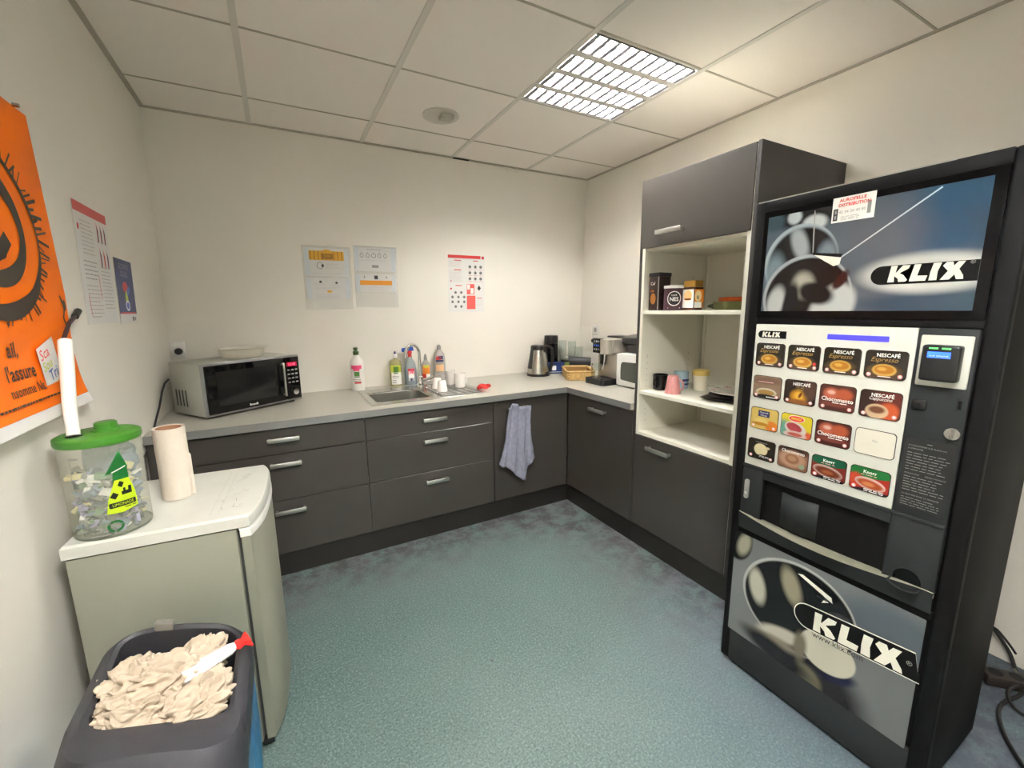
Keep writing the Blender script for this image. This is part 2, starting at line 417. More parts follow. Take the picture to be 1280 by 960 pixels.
# ------------------------------------------------------------------ TALL CABINET (local X right = -world y, Y depth = +world x)
TY0 = -1.262; TW = .622
t = thing('tall_cabinet', 'tall dark grey cabinet with white open shelves between an upper and a lower door', 'cabinet', (XF, TY0, 0), (0, 0, R(-90)))
b_ = B()
for x0, x1 in ((0, .016), (TW-.016, TW)): b_.box(x0, x1, .0, .635, .125, 1.995, FRONTD, bev=.001, seg=1)
b_.build('side_panel', t)
b_ = B()
b_.box(.017, .035, .003, .50, .14, 1.985, CARC); b_.box(TW-.035, TW-.017, .003, .50, .14, 1.985, CARC)
b_.box(.017, TW-.017, .49, .50, .14, 1.985, CARC); b_.box(.035, TW-.035, .02, .49, 1.967, 1.985, CARC)
b_.box(.035, TW-.035, .02, .49, .14, .158, CARC)
b_.box(.035, TW-.035, .02, .49, 1.645, 1.66, CARC)
b_.build('carcass', t)
B().box(.042, .058, .483, .49, .68, 1.64, CARC).build('mounting_rail', t)
b_ = B()
for k in range(12):
    for yy in (.05, .38):
        for z in (.74+.032*k, 1.39+.02*k if k < 8 else 1.1): b_.cyl((.0352, yy, z), (.0358, yy, z), .003, TBARD, 8)
b_.build('pin_holes', t)['kind'] = 'stuff'
for z in (1.343, .912):
    B().box(.0355, TW-.0355, .004, .488, z-.019, z, CARC, bev=.001, seg=1).build('shelf', t)
B().box(.0355, TW-.0355, .004, .488, .664, .682, CARC, bev=.001, seg=1).build('shelf', t)
d = B().box(.018, TW-.018, 0, .018, .128, .663, FRONT, bev=.0012, seg=1).build('door', t); handle(d, .2, .613, .152)
d = B().box(.004, TW-.02, -.001, .017, 1.66, 1.992, FRONT, bev=.0012, seg=1).build('door', t); handle(d, .204, 1.722, .152)
B().box(-.0, TW, .012, .03, 0, .122, PLINTH).build('plinth', t)

# ------------------------------------------------------------------ SINK
t = thing('sink', 'stainless steel inset sink with square basin and ribbed drainer on its right', 'sink', (0, 0, ZW))
b_ = B()
def lp(x0, x1, y0, y1, r, z): return rr_loop(x0, x1, y0, y1, r, z, 5)
ox0, ox1, oy0, oy1 = .935, 1.655, -.565, -.045
# rim around the basin: plate made of four strips plus drainer area
b_.box(ox0, HX0+.01, oy0, oy1, .0005, .004, STEEL, bev=.001, seg=1)
b_.box(HX0+.01, HX1-.01, oy0, HY0+.01, .0005, .004, STEEL); b_.box(HX0+.01, HX1-.01, HY1-.01, oy1, .0005, .004, STEEL)
b_.box(HX1-.01, ox1, oy0, oy1, .0005, .004, STEEL, bev=.001, seg=1)
b_.build('rim', t)
n = B(); L0 = rr_loop(HX0+.005, HX1-.005, HY0+.005, HY1-.005, .05, .0045, 5)
loops = [L0, rr_loop(HX0+.012, HX1-.012, HY0+.012, HY1-.012, .05, -.004, 5), rr_loop(HX0+.02, HX1-.02, HY0+.02, HY1-.02, .05, -.13, 5),
         rr_loop(HX0+.045, HX1-.045, HY0+.045, HY1-.045, .05, -.15, 5)]
m_ = min(len(l) for l in loops); loops = [l[:m_] for l in loops] if len({len(l) for l in loops}) > 1 else loops
n.loft(loops, STEEL, False, True); n.build('basin', t)
B().lathe([(.035, -.149), (.035, -.146), (.02, -.147), (.0, -.1485)], CHROME, c=(1.14, -.33, 0), seg=20).build('drain', t)
b_ = B().box(1.35, 1.63, -.53, -.15, .0041, .0046, mat('drainer_groove_shade', (92, 90, 84), .4, .6))  # dark sheet between the ribs, painting the shade of the grooves
for k in range(11):
    yy = -.51+.035*k; b_.box(1.36, 1.62, yy-.006, yy+.006, .004, .0085, CHROME, bev=.003)
b_.build('drainer_ribs', t)
# faucet
t = thing('faucet', 'tall chrome swan-neck faucet standing between basin and drainer', 'faucet', (1.344, -.125, ZW+.004))
b_ = B().lathe([(.026, 0), (.026, .006), (.019, .012), (.019, .07), (.016, .075), (.011, .08)], CHROME, seg=20)
pts = [(0, 0, .07), (0, 0, .23)]
for k in range(1, 13):
    a = math.pi*k/12; r = .058; pts.append((-(r-r*math.cos(a))*.94, -(r-r*math.cos(a))*.5, .23+r*math.sin(a)*1.15))
pts.append((pts[-1][0], pts[-1][1], .21))
b_.tube(pts, .0105, CHROME, 14); b_.build('spout', t)
b_ = B().cyl((.015, 0, .045), (.075, -.008, .058), .011, CHROME, 14); b_.cyl((.075, -.008, .058), (.10, -.01, .062), .007, CHROME, 10); b_.build('lever', t)

# ------------------------------------------------------------------ bottles behind the sink
def bottle(name, label, x, y, rx, ry, h, mats, prof, parts):
    t = thing(name, label, 'bottle', (x, y, ZW+.0005), (0, 0, R(-14)))
    B().lathe(prof, mats, seg=28, sx=rx, sy=ry).build('body', t)
    for nm, fn in parts: b2 = B(); fn(b2); b2.build(nm, t)
    return t
WB = mat('white_bottle', (232, 228, 220), .3); DKGRN = mat('dark_green_cap', (66, 92, 42), .4); PINK = mat('pink_print', (226, 70, 116), .5)
GRNP = mat('green_print', (72, 128, 52), .5); GREYP = mat('grey_print', (140, 140, 136), .6); REDP = mat('red_print', (206, 52, 46), .5)
BLUEP = mat('blue_print', (34, 84, 176), .4); YELG = mat('yellow_green_print', (196, 206, 60), .5); ORNG = mat('orange_print', (232, 138, 40), .5)
DARKP = mat('dark_print', (46, 44, 46), .6); WPRT = mat('white_print', (236, 234, 228), .5); NAVY = mat('navy_print', (44, 46, 92), .5)
shoulder = [(.0, 0), (.9, 0), (1, .012), (1, .175), (.93, .2), (.6, .222), (.3, .235), (.28, .245)]
def lab(b2, rx, ry, items):
    for a0, a1, z0, z1, m in items:
        n2 = 8; vs = []
        for i in range(n2+1):
            a = R(a0+(a1-a0)*i/n2)
            for z in (z0, z1): vs.append((rx*1.01*math.cos(a), ry*1.01*math.sin(a), z))
        b2._add(vs, [(2*i, 2*i+2, 2*i+3, 2*i+1) for i in range(n2)], m, True)
bottle('soap_bottle', 'white pump bottle with dark green cap and pink lettering, left of the sink', .95, -.012, .043, .03, .29, WB, shoulder, [
    ('pump', lambda b2: (b2.lathe([(.018, .24), (.019, .262), (.012, .266), (.010, .272), (.014, .276), (.013, .288), (.004, .29)], DKGRN, seg=16), b2.box(-.014, .014, -.03, .004, .279, .288, DKGRN, bev=.003))),
    ('label', lambda b2: lab(b2, .043, .03, [(-140, -45, .148, .172, PINK), (-120, -65, .135, .15, PINK), (-112, -68, .1, .13, GRNP), (-112, -68, .09, .099, GREYP), (-130, -60, .076, .08, GREYP), (-115, -58, .05, .062, REDP), (-120, -60, .066, .07, GREYP)]))])
CLR = mat('clear_pale_liquid_bottle', (214, 208, 158), .15, trans=.55, ior=1.3)
bottle('detergent_bottle', 'transparent yellowish dish soap bottle with white cap and green square label', 1.213, .02, .040, .028, .25, CLR,
    [(0, 0), (.95, 0), (1, .012), (1, .15), (.96, .175), (.7, .188), (.33, .192), (.3, .2)], [
    ('cap', lambda b2: (b2.lathe([(.013, .198), (.014, .222), (.008, .226)], WB, seg=14), b2.lathe([(.006, .226), (.007, .24), (.003, .246)], NAVY, seg=10))),
    ('label', lambda b2: lab(b2, .04, .028, [(-150, -35, .1, .15, YELG), (-140, -30, .015, .1, WPRT), (-112, -62, .1, .14, GRNP), (-112, -70, .09, .098, GRNP), (-130, -60, .07, .074, GREYP), (-130, -60, .06, .063, GREYP), (-130, -90, .04, .045, GREYP), (-130, -90, .025, .03, GREYP)]))])
CLB = mat('clear_plastic', (205, 220, 224), .1, trans=.6, ior=1.25)
BLQ = mat('blue_liquid', (18, 88, 150), .15)
def trig(b2):
    b2.lathe([(.014, .2), (.014, .222), (.01, .224)], REDP, seg=14)
    b2.box(-.02, .016, -.014, .014, .222, .245, REDP, bev=.004)
    b2.hexa([(-.055, -.012, .235), (.03, -.012, .243), (-.055, .012, .235), (.03, .012, .243), (-.055, -.01, .262), (.026, -.012, .272), (-.055, .01, .262), (.026, .012, .272)], BLUEP, bev=.004)
    b2.tube([(-.012, 0, .24), (-.03, 0, .222), (-.036, 0, .2)], .005, REDP, 8)
bottle('spray_bottle', 'transparent trigger spray bottle of blue cleaner with red and blue nozzle behind the faucet', 1.318, .025, .042, .028, .29, CLB,
    [(0, 0), (.95, 0), (1, .01), (1, .11), (.8, .16), (.42, .185), (.36, .205)], [
    ('liquid', lambda b2: b2.lathe([(.0, .003), (.92, .003), (.95, .012), (.95, .1), (.0, .1)], BLQ, seg=24, sx=.042, sy=.028)),
    ('trigger', trig),
    ('label', lambda b2: lab(b2, .0425, .0285, [(-110, -55, .03, .1, WPRT), (-115, -50, .075, .118, REDP), (-95, -65, .085, .11, PINK), (-105, -60, .03, .05, NAVY)]))])
CLW = mat('clear_detergent', (220, 214, 208), .15, trans=.5, ior=1.25)
bottle('detergent_bottle', 'small clear bottle with orange label and grey cap, right of the faucet', 1.432, .025, .037, .027, .21, CLW,
    [(0, 0), (.95, 0), (1, .01), (1, .11), (.85, .14), (.4, .165), (.33, .172)], [
    ('cap', lambda b2: b2.lathe([(.013, .17), (.012, .19), (.006, .212), (.004, .213)], GREYP, seg=14)),
    ('label', lambda b2: lab(b2, .037, .027, [(-130, -45, .07, .13, ORNG), (-115, -60, .115, .135, YELG), (-140, -90, .02, .07, REDP), (-90, -45, .02, .07, WPRT)]))])
bottle('detergent_bottle', 'tall pale cleaner bottle with grey cap and purple red logo, behind the mugs', 1.54, .035, .043, .03, .275, CLW,
    [(0, 0), (.95, 0), (1, .01), (1, .17), (.88, .205), (.4, .235), (.33, .24)], [
    ('cap', lambda b2: b2.lathe([(.016, .238), (.015, .262), (.008, .274), (.0, .275)], GREYP, seg=14)),
    ('label', lambda b2: lab(b2, .043, .03, [(-130, -50, .15, .165, NAVY), (-125, -75, .166, .19, REDP), (-100, -55, .17, .195, NAVY), (-130, -50, .08, .13, mat('peach_print', (232, 188, 140), .5))]))])

# cups and mugs on the drainer
WC = mat('white_ceramic', (236, 230, 222), .18)
def mug(name, label, x, y, z, r0, r1, h, m, rz=0, hnd=True, deco=None, cat='mug', flip=False, tilt=0):
    t = thing(name, label, cat, (x, y, z), (R(tilt), 0, R(rz)))
    pr = [(0, 0), (r0*.9, 0), (r0, .004), (r1, h), (r1-.003, h), (r0-.004, .007), (0, .006)]
    if flip: pr = [(r, h-zz) for r, zz in pr]
    B().lathe(pr, m, seg=28, cap0=False, cap1=False).build('body', t)
    if hnd:
        pts = []
        for k in range(9):
            a = math.pi*k/8-math.pi/2; pts.append(((r0+r1)/2-.004+.5*h*.55*math.cos(a), 0, h*.5+.3*h*math.sin(a)))
        B().tube(pts, .005, m, 8).build('handle', t)
    if deco: b2 = B(); deco(b2); b2.build('print', t)
    return t
zd = ZW+.0088
def cups_deco(b2):
    for a in (-115, -95, -75, -60): b2.patch((0, 0, 0), .0375, a, a+12, .04, .075, DARKP, 3)
mug('paper_cup', 'white paper cup turned upside down at the front of the drainer', 1.412, -.375, zd, .026, .035, .068, WC, hnd=False, flip=True, cat='cup')
mug('paper_cup', 'white paper cup upside down just behind another, near the faucet', 1.418, -.262, zd, .026, .037, .07, WC, hnd=False, flip=True, cat='cup')
def d2(b2):
    for a in (-128, -100, -75):
        b2.patch((0, 0, 0), .0345, a, a+14, .06, .09, DARKP, 4, rt=.0365)
    b2.patch((0, 0, 0), .033, -140, -60, .03, .034, GREYP, 6)
mug('mug', 'white mug with dark printed letters, at the back of the drainer', 1.545, -.165, zd, .031, .038, .10, WC, rz=150, deco=d2)
mug('mug', 'plain white mug with handle on the right, at the right end of the drainer', 1.565, -.305, zd, .034, .040, .095, WC, rz=20)
mug('glass', 'small clear glass lying behind the upturned cups on the drainer', 1.47, -.20, zd, .026, .031, .085, CLW, hnd=False, cat='glass')
b_ = B()
for k in range(4):
    r = .03+.006*k; pts = [(r*math.cos(a), .6*r*math.sin(a), .012+.01*math.sin(3*a+k)) for a in [2*math.pi*q/12*(.8) for q in range(13)]]
    b_.tube(pts, .006, REDP, 6)
tag(b_.build('sponge', loc=(1.70, -.40, ZW+.003)), 'small crumpled red scrubbing cloth beside the right end of the drainer', 'cloth')

# ------------------------------------------------------------------ LARGE MICROWAVE
GREYS = mat('silver_grey_casing', (176, 176, 166), .4, .15)
mw_root = t = thing('microwave_oven', 'large silver microwave with black glass door, in the left corner of the worktop', 'microwave', (.163, -.461, ZW), (0, 0, math.atan2(.301, .443)))
MW, MD, MH = .53, .295, .272
B().box(0, MW, .012, MD, .012, MH+.008, GREYS, bev=.006).build('casing', t)
B().box(.0, MW, 0, .013, .012, MH+.006, mat('microwave_trim', (150, 150, 150), .3, .6), bev=.003).build('front_frame', t)
d = B().box(.012, .425, -.012, 0, .024, MH-.004, BLKG, bev=.003).text('Brandt', .21, .034, .017, WPRT, -.0125, bold=.02).rect(.06, .37, .06, .235, mat('microwave_window', (20, 20, 21), .12), -.0123).build('door', t)
hb = B().box(.405, .416, -.037, -.027, .05, MH-.03, ALU, bev=.003)
for z in (.06, MH-.04): hb.box(.407, .414, -.03, -.01, z-.004, z+.004, ALU)
hb.build('handle', d)
p = B().box(.43, MW-.008, -.012, 0, .024, MH-.004, BLKG, bev=.003)
p.rect(.442, .508, .215, .24, mat('red_display', (80, 8, 24), .3, emit=(220, 20, 60), es=.05), -.0125)
p.text('12:48', .45, .2195, .022, mat('red_digits', (255, 60, 90), .5, emit=(255, 60, 90), es=.8), -.0128)
for q in range(3):
    for k in range(4): p.rrect(.444+.024*q, .46+.024*q, .19-.024*k, .198-.024*k, .002, GREYP, -.0124)
p.build('control_panel', t)
B().cyl((.478, -.012, .066), (.478, -.028, .066), .017, CHROME, 24).build('knob', t)
b_ = B()
for q in range(4):
    b_.box(-.0008, .002, .155+.03*q, .166+.03*q, .055, .14, DARKP)
b_.build('vent_slots', t)
b_ = B()
for x, y in ((.04, .04), (MW-.04, .04), (.04, MD-.04), (MW-.04, MD-.04)): b_.cyl((x, y, 0), (x, y, .013), .014, BLK, 12)
b_.build('feet', t)
t = thing('bowl', 'pale translucent shallow plastic bowl on top of the large microwave', 'bowl', (.325, -.185, ZW+.281))
FROST = mat('frosted_plastic', (232, 226, 210), .3, alpha=.8)
B().lathe([(0, 0), (.09, 0), (.098, .006), (.113, .05), (.132, .055), (.131, .057), (.111, .053), (.095, .009), (0, .003)], FROST, seg=40, cap0=False, cap1=False).build('bowl_body', t)

# left wall socket with plug and cord
t = thing('wall_socket', 'white wall socket with round black plug, behind the large microwave', 'socket', (.0, yb(1.15)-.001, 1.15))
B().box(-.055, .035, -.012, 0, -.045, .05, WHITE, bev=.004).build('plate', t)
B().cyl((0.006, -.012, -.005), (0.006, -.04, -.005), .018, BLK, 18).build('plug', t)
MI = (Matrix.Translation((.163, -.461, ZW)) @ Matrix.Rotation(math.atan2(.301, .443), 4, 'Z')).inverted()
B(lambda c: MI @ Vector(c)).tube([(-.012, -.19, 1.02), (-.030, -.20, 1.0), (-.036, -.25, .965), (-.037, -.34, .905), (-.040, -.44, .850), (-.042, -.53, .80), (-.042, -.60, .77), (-.046, -.665, .75), (-.048, -.672, .60), (-.055, -.67, .45)], .0045, DARKP, 8).build('power_cord', mw_root)

# ------------------------------------------------------------------ KETTLE, CANISTER, GLASSES, BASKET
t = thing('kettle', 'brushed steel and black electric kettle standing at the inner corner', 'kettle', (2.315, -.105, ZW+.0005), (0, 0, R(-20)))
B().lathe([(.0, 0), (.092, 0), (.092, .018), (.086, .02)], BLK, seg=32).build('base', t)
B().lathe([(.086, .02), (.084, .06), (.074, .13), (.062, .2), (.058, .215)], STEEL, seg=32).build('jug', t)
b_ = B().lathe([(.0605, .205), (.061, .228), (.055, .24), (.02, .243), (0, .243)], BLK, seg=28)
b_.patch((0, 0, 0), .087, -60, 60, .02, .21, BLK, 12, rt=.061); b_.patch((0, 0, 0), .087, -182, -140, .06, .21, BLK, 10, rt=.0615)
b_.build('lid', t)
b_ = B().tube([(.05, 0, .232), (.085, 0, .232), (.112, 0, .21), (.12, 0, .15), (.112, 0, .08), (.09, 0, .035)], .012, BLK, 12); b_.build('handle', t)
t = thing('thermos_flask', 'tall slim black cylinder flask standing behind the kettle', 'flask', (2.517, .012, ZW+.0005))
B().lathe([(0, 0), (.055, 0), (.057, .005), (.057, .235), (.0555, .24)], BLKG, seg=28).build('body', t)
B().lathe([(.057, .242), (.058, .29), (.055, .305), (0, .307)], BLK, seg=28).build('lid', t)
t = thing('teabag_box', 'dark blue cardboard box with a white emblem between kettle and basket', 'box', (2.44, -.10, ZW+.0005), (0, 0, R(-18)))
NB = mat('navy_cardboard', (28, 52, 104), .5)
b_ = B().box(-.075, .12, 0, .07, 0, .09, NB, bev=.002, seg=1).rrect(.01, .045, .028, .066, .006, WPRT, -.0006)
b_.rect(-.07, .115, .012, .016, WPRT, -.0005); b_.build('carton', t)
for i, (x, y, h, lb) in enumerate([(2.62, -.005, .26, 'tall clear drinking glass nearest the black flask'), (2.70, -.03, .25, 'tall clear glass second from the flask, in the corner'),
                                   (2.78, -.02, .2, 'shorter clear glass third from the flask, beside the socket')]):
    tag(B().lathe([(0, 0), (.026, 0), (.034, h), (.0325, h), (.025, .006), (0, .006)], GLASS, seg=24, cap0=False, cap1=False).build('drinking_glass', loc=(x, y, ZW+.0005)), lb, 'glass', 'clear glasses in the corner')
t = thing('glass_jar', 'small clear jar with a dark lid and green contents behind the basket', 'jar', (2.575, -.11, ZW+.0005))
B().lathe([(0, 0), (.035, 0), (.037, .01), (.037, .085), (.03, .092)], mat('greenish_jar', (120, 140, 70), .15), seg=20).build('body', t)
B().lathe([(.033, .092), (.033, .108), (0, .11)], BLK, seg=20).build('lid', t)
t = thing('travel_mug', 'grey and black travel mug lying behind the basket', 'mug', (2.70, -.14, ZW+.045), (0, 0, R(-30)))
B().tube([(-.10, 0, .05), (.09, 0, .04)], .042, DGREY, 20, r2=.036).build('body', t)
B().tube([(-.118, 0, .051), (-.10, 0, .05)], .03, STEEL, 20, r2=.043).build('lid', t)
t = thing('small_bottle', 'small bottle with black screw cap between basket and coffee maker', 'bottle', (2.735, -.42, ZW+.0005))
B().lathe([(0, 0), (.024, 0), (.024, .12), (.014, .14)], CLB, seg=18).build('body', t)
B().lathe([(.016, .14), (.016, .17), (0, .172)], BLK, seg=16).build('cap', t)

# wicker basket (woven strands)
WK = mat('straw_wicker', (205, 170, 110), .7, var=.2, vscale=60, bump=.4, bscale=120)
WKI = mat('wicker_inner', (150, 112, 62), .8)
t = thing('wicker_basket', 'shallow rectangular woven straw basket in front of the glasses', 'basket', (2.515, -.36, ZW+.0005), (0, 0, R(62)))
bx, by_, bh = .155, .10, .066
b_ = B(); b_.box(-bx+.004, bx-.004, -by_+.004, by_-.004, .002, .008, WKI)
for a in (-1, 1):
    b_.box(-bx+.003, bx-.003, a*(by_-.006)-.002, a*(by_-.006)+.002, .008, bh-.004, WKI); b_.box(a*(bx-.006)-.002, a*(bx-.006)+.002, -by_+.003, by_-.003, .008, bh-.004, WKI)
b_.build('liner', t)
b_ = B()
for k in range(8):
    z = .006+.0075*k
    P = rr_loop(-bx, bx, -by_, by_, .02, 0, 3); Q = []
    per = 0
    for i in range(len(P)):
        p, q = P[i], P[(i+1) % len(P)]; d = math.hypot(q[0]-p[0], q[1]-p[1]); m2 = max(1, int(d/.008))
        for u in range(m2): Q.append((p[0]+(q[0]-p[0])*u/m2, p[1]+(q[1]-p[1])*u/m2))
    pts = [(x*(1+.018*math.sin(i*1.3+k*math.pi)), y*(1+.028*math.sin(i*1.3+k*math.pi)), z+.001*math.sin(i*2.1)) for i, (x, y) in enumerate(Q)]
    pts.append(pts[0]); b_.tube(pts, .0045, WK, 5, cap=False)
w_ = b_.build('weave', t); w_['kind'] = 'stuff'
P = rr_loop(-bx-.003, bx+.003, -by_-.003, by_+.003, .022, bh, 3); b_ = B().tube(P+[P[0]], .0065, WK, 8, cap=False); b_.build('rim', t)
for k, (x, y, c_, lb) in enumerate([(-.06, .01, (150, 128, 90), 'brown paper sachet in the wicker basket, on the left'), (.05, -.02, (206, 196, 176), 'cream paper sachet in the wicker basket, on the right'), (.0, .03, (120, 90, 60), 'dark brown sachet in the middle of the wicker basket')]):
    a = R(62); tag(B().hexa([(-.035, -.025, 0), (.035, -.025, 0), (-.035, .025, 0), (.035, .025, 0), (-.03, -.02, .02), (.03, -.02, .014), (-.03, .02, .014), (.03, .02, .022)], mat('sachet_paper', c_, .6), bev=.004)
        .build('sachet', loc=(2.515+x*math.cos(a)-y*math.sin(a), -.36+x*math.sin(a)+y*math.cos(a), ZW+.0095+.014*k*.5), rot=(0, 0, R(40*k))), lb, 'sachet', 'sachets in the basket')

# ------------------------------------------------------------------ COFFEE MAKER (faces -X)
CM = mat('champagne_metal', (188, 180, 168), .33, .55)
t = thing('coffee_maker', 'silver bean-to-cup coffee machine with black button panel on the right-hand worktop', 'coffee machine', (2.415, -.565, ZW), (0, 0, R(-90)))
# local: X to the right (world -y), Y away (world +x)
b_ = B(); P0 = rr_loop(0, .205, 0, .34, .025, 0); b_.loft([[(x, y, .0005) for x, y, z in P0], [(x, y, .034) for x, y, z in P0], [(x*.97+.003, y*.98+.003, .04) for x, y, z in P0]], BLK); b_.build('drip_tray', t)
b_ = B()
for k in range(9): b_.box(.02+.02*k, .028+.02*k, .012, .075, .0402, .043, DGREY)
b_.build('drip_grate', t)
b_ = B().box(.004, .2, .125, .335, .04, .225, CM, bev=.006)
b_.box(.002, .203, .08, .336, .215, .318, CM, bev=.012, seg=4); b_.build('body', t)
b_ = B().box(.008, .112, .068, .082, .213, .316, BLKG, bev=.003)
for r_ in range(3):
    for q in range(4): b_.rrect(.02+.022*q, .034+.022*q, .232+.028*r_, .245+.028*r_, .003, GREYP if r_ != 1 else BLUEP, .0674)
b_.build('control_panel', t)
b_ = B().tube([(.15, .075, .214), (.15, .075, .312)], .046, CM, 24); b_.build('front_column', t)
b_ = B().box(.055, .085, .095, .13, .13, .216, BLK, bev=.004); b_.cyl((.062, .1, .13), (.062, .1, .12), .004, CHROME, 8); b_.cyl((.078, .1, .13), (.078, .1, .12), .004, CHROME, 8)
b_.tube([(.115, .09, .215), (.115, .085, .15), (.11, .08, .1)], .005, CHROME, 10)
b_.build('coffee_spout', t)
b_ = B().box(.03, .17, .18, .3, .3175, .33, BLK, bev=.004); b_.build('bean_hatch', t)
tag(B().lathe([(0, 0), (.03, 0), (.036, .1), (.0345, .1), (.028, .005), (0, .005)], GLASS, seg=24, cap0=False, cap1=False).build('drinking_glass', loc=(2.458, -.647, ZW+.0435)), 'clear glass standing on the drip tray of the coffee machine', 'glass')

# small white microwave
t = thing('microwave_oven', 'small white microwave with grey window, half hidden by the tall cabinet', 'microwave', (2.525, -.79, ZW), (0, 0, R(-90)))
b_ = B().box(0, .45, .01, .30, .008, .225, WHITE, bev=.01); b_.build('casing', t)
d = B().box(.0, .34, -.014, .012, .008, .224, WHITE, bev=.01)
P = [(.052, .05), (.29, .036), (.30, .12), (.29, .178), (.06, .17), (.047, .155), (.043, .11), (.045, .06)]
d.flat(P, mat('grey_window', (70, 72, 64), .15), -.0146)
d.build('door', t)
B().box(.345, .45, -.012, .012, .008, .224, WHITE, bev=.006).build('control_panel', t)
B().box(.03, .42, .04, .27, 0, .009, BLK).build('feet', t)
t = thing('sandwich_toaster', 'black appliance lying on top of the small white microwave', 'toaster', (2.585, -.70, ZW+.2265), (0, 0, R(-90)))
B().box(.1, .46, 0, .24, 0, .055, BLK, bev=.012, seg=3).build('base', t)
B().hexa([(.0, -.01, .058), (.46, -.01, .058), (.0, .24, .058), (.46, .24, .058), (.01, .0, .098), (.46, .0, .102), (.01, .23, .12), (.46, .23, .12)], BLK, bev=.01).build('lid', t)

# right wall socket and little panel
t = thing('wall_socket', 'white double wall socket on the right wall above the coffee machine', 'socket', (W, -.12, 1.12), (0, 0, R(-90)))
B().box(.0, .075, -.012, 0, .02, .1, WHITE, bev=.003).cyl((.037, -.0125, .06), (.037, -.013, .06), .02, GREYP).build('plate', t)
B().box(.0, .07, -.012, 0, -.08, .015, WHITE, bev=.003).cyl((.035, -.013, -.03), (.035, -.04, -.03), .016, DARKP).build('lower_plate', t)
t = thing('junction_panel', 'flat white cover plate on the right wall just beside the corner', 'panel', (W, .04, 1.1), (0, 0, R(-90)))
B().box(.0, .14, -.008, 0, -.1, .1, WALL, bev=.002).build('cover', t)

# ------------------------------------------------------------------ TOWEL on the corner cabinet's door handle
TOW = mat('lilac_terry', (126, 127, 142), .95, var=.12, vscale=40, bump=.9, bscale=260)
def towel():
    # sheet hung from the handle: columns of (x, z) outlines left to right, with pleats
    top = [(1.722, .690), (1.733, .745), (1.757, .778), (1.79, .772), (1.805, .75), (1.83, .748), (1.86, .750), (1.885, .752), (1.89, .735)]
    bot = [(1.645, .405), (1.665, .385), (1.705, .372), (1.735, .345), (1.775, .300), (1.815, .268), (1.843, .272), (1.855, .36), (1.912, .402)]
    n, mrow = 48, 40; vs = []; 
    def lerp(P, u):
        f = u*(len(P)-1); i = min(int(f), len(P)-2); f -= i
        return Vector(P[i]).lerp(Vector(P[i+1]), f)
    for r_ in range(mrow+1):
        v = r_/mrow
        for q in range(n+1):
            u = q/n; a, b2 = lerp(top, u), lerp(bot, u); p = a.lerp(b2, v)
            waist = math.sin(math.pi*v)*.014*(u-.5)*2
            pl = .030*math.sin(u*11.5+.6)*(.35+.65*v) + .008*math.sin(u*37+v*2)*(v)
            bulge = .018*math.exp(-((v-.03)/.06)**2)
            y = -.682-.012*v-abs(pl)*.9-bulge*.5+.006*noise.noise(Vector((u*7, v*7, 3)))
            y = min(y, -.650)
            vs.append((p.x-waist, y, p.y))
    b2 = B(); fs = [(r_*(n+1)+q, r_*(n+1)+q+1, (r_+1)*(n+1)+q+1, (r_+1)*(n+1)+q) for r_ in range(mrow) for q in range(n)]
    b2._add(vs, fs, TOW, True)
    o = b2.build('towel'); md = o.modifiers.new('s', 'SOLIDIFY'); md.thickness = .006; md.offset = 0
    tag(o, 'lilac grey terry towel hanging from the corner cabinet door handle', 'towel')
towel()

# ------------------------------------------------------------------ THINGS ON THE OPEN SHELVES
Z1, Z2 = 1.3435, .9125
t = thing('coffee_tin', 'tall square dark tin with pale corner and gold print on the top shelf', 'tin', (2.245, -1.312, Z1))
TIN = mat('black_red_tin', (42, 26, 24), .35, var=.5, vscale=50)
b_ = B().box(0, .085, -.068, .0, 0, .175, TIN, bev=.004); b_.box(-.002, .087, -.070, .002, .172, .192, BLK, bev=.003); b_.build('body', t)
b_ = B(lambda c: (-.0012, -c.x, c.z)).rect(.062, .068, 0.005, .17, GREYP)
b_.text('Caf', .012, .13, .022, WPRT).ell(.032, .06, .018, .028, mat('amber_print', (170, 110, 50), .5)).text('cafe', .014, .095, .015, ORNG)
b_.build('print', t)
t = thing('coffee_can', 'round dark coffee can with white rim and circular emblem on the top shelf', 'can', (2.285, -1.445, Z1))
b_ = B().lathe([(0, 0), (.05, 0), (.05, .108)], mat('maroon_can', (66, 34, 46), .4), seg=32); b_.build('body', t)
B().lathe([(.0515, .108), (.0515, .122), (0, .123)], WHITE, seg=32).build('lid', t)
def arcxf(r, a0): return lambda c: (r*math.cos(a0+c.x/r), r*math.sin(a0+c.x/r), c.z)
aC = math.atan2(-2.979+1.445, .515-2.285)
b_ = B(arcxf(.0505, aC)); b_.ell(0, .058, .034, .036, WPRT); b_.build('emblem_disc', t, cuts=.004)
b_ = B(arcxf(.0508, aC)); b_.ell(0, .058, .030, .032, BLK); b_.build('emblem_field', t, cuts=.004)
b_ = B(arcxf(.0511, aC)); b_.text('NES', 0, .046, .026, WPRT, al='CENTER', bold=.02, sx=.95); b_.text('CAFE', 0, .07, .012, WPRT, al='CENTER'); b_.rect(-.03, .03, .01, .014, WPRT); b_.build('lettering', t)
t = thing('coffee_jar', 'glass coffee jar with gold lid and orange label, front of the top shelf', 'jar', (2.325, -1.525, Z1))
b_ = B(); P0 = rr_loop(-.036, .036, -.036, .036, .012, 0); b_.loft([[(x, y, z) for x, y, _ in P0] for z in (0, .11)], mat('coffee_brown_glass', (74, 44, 26), .15)); b_.build('body', t)
b_ = B(); b_.loft([[(x*.95, y*.95, z) for x, y, _ in P0] for z in (.112, .142)], mat('gold_lid', (176, 136, 60), .3, .6)); b_.build('lid', t)
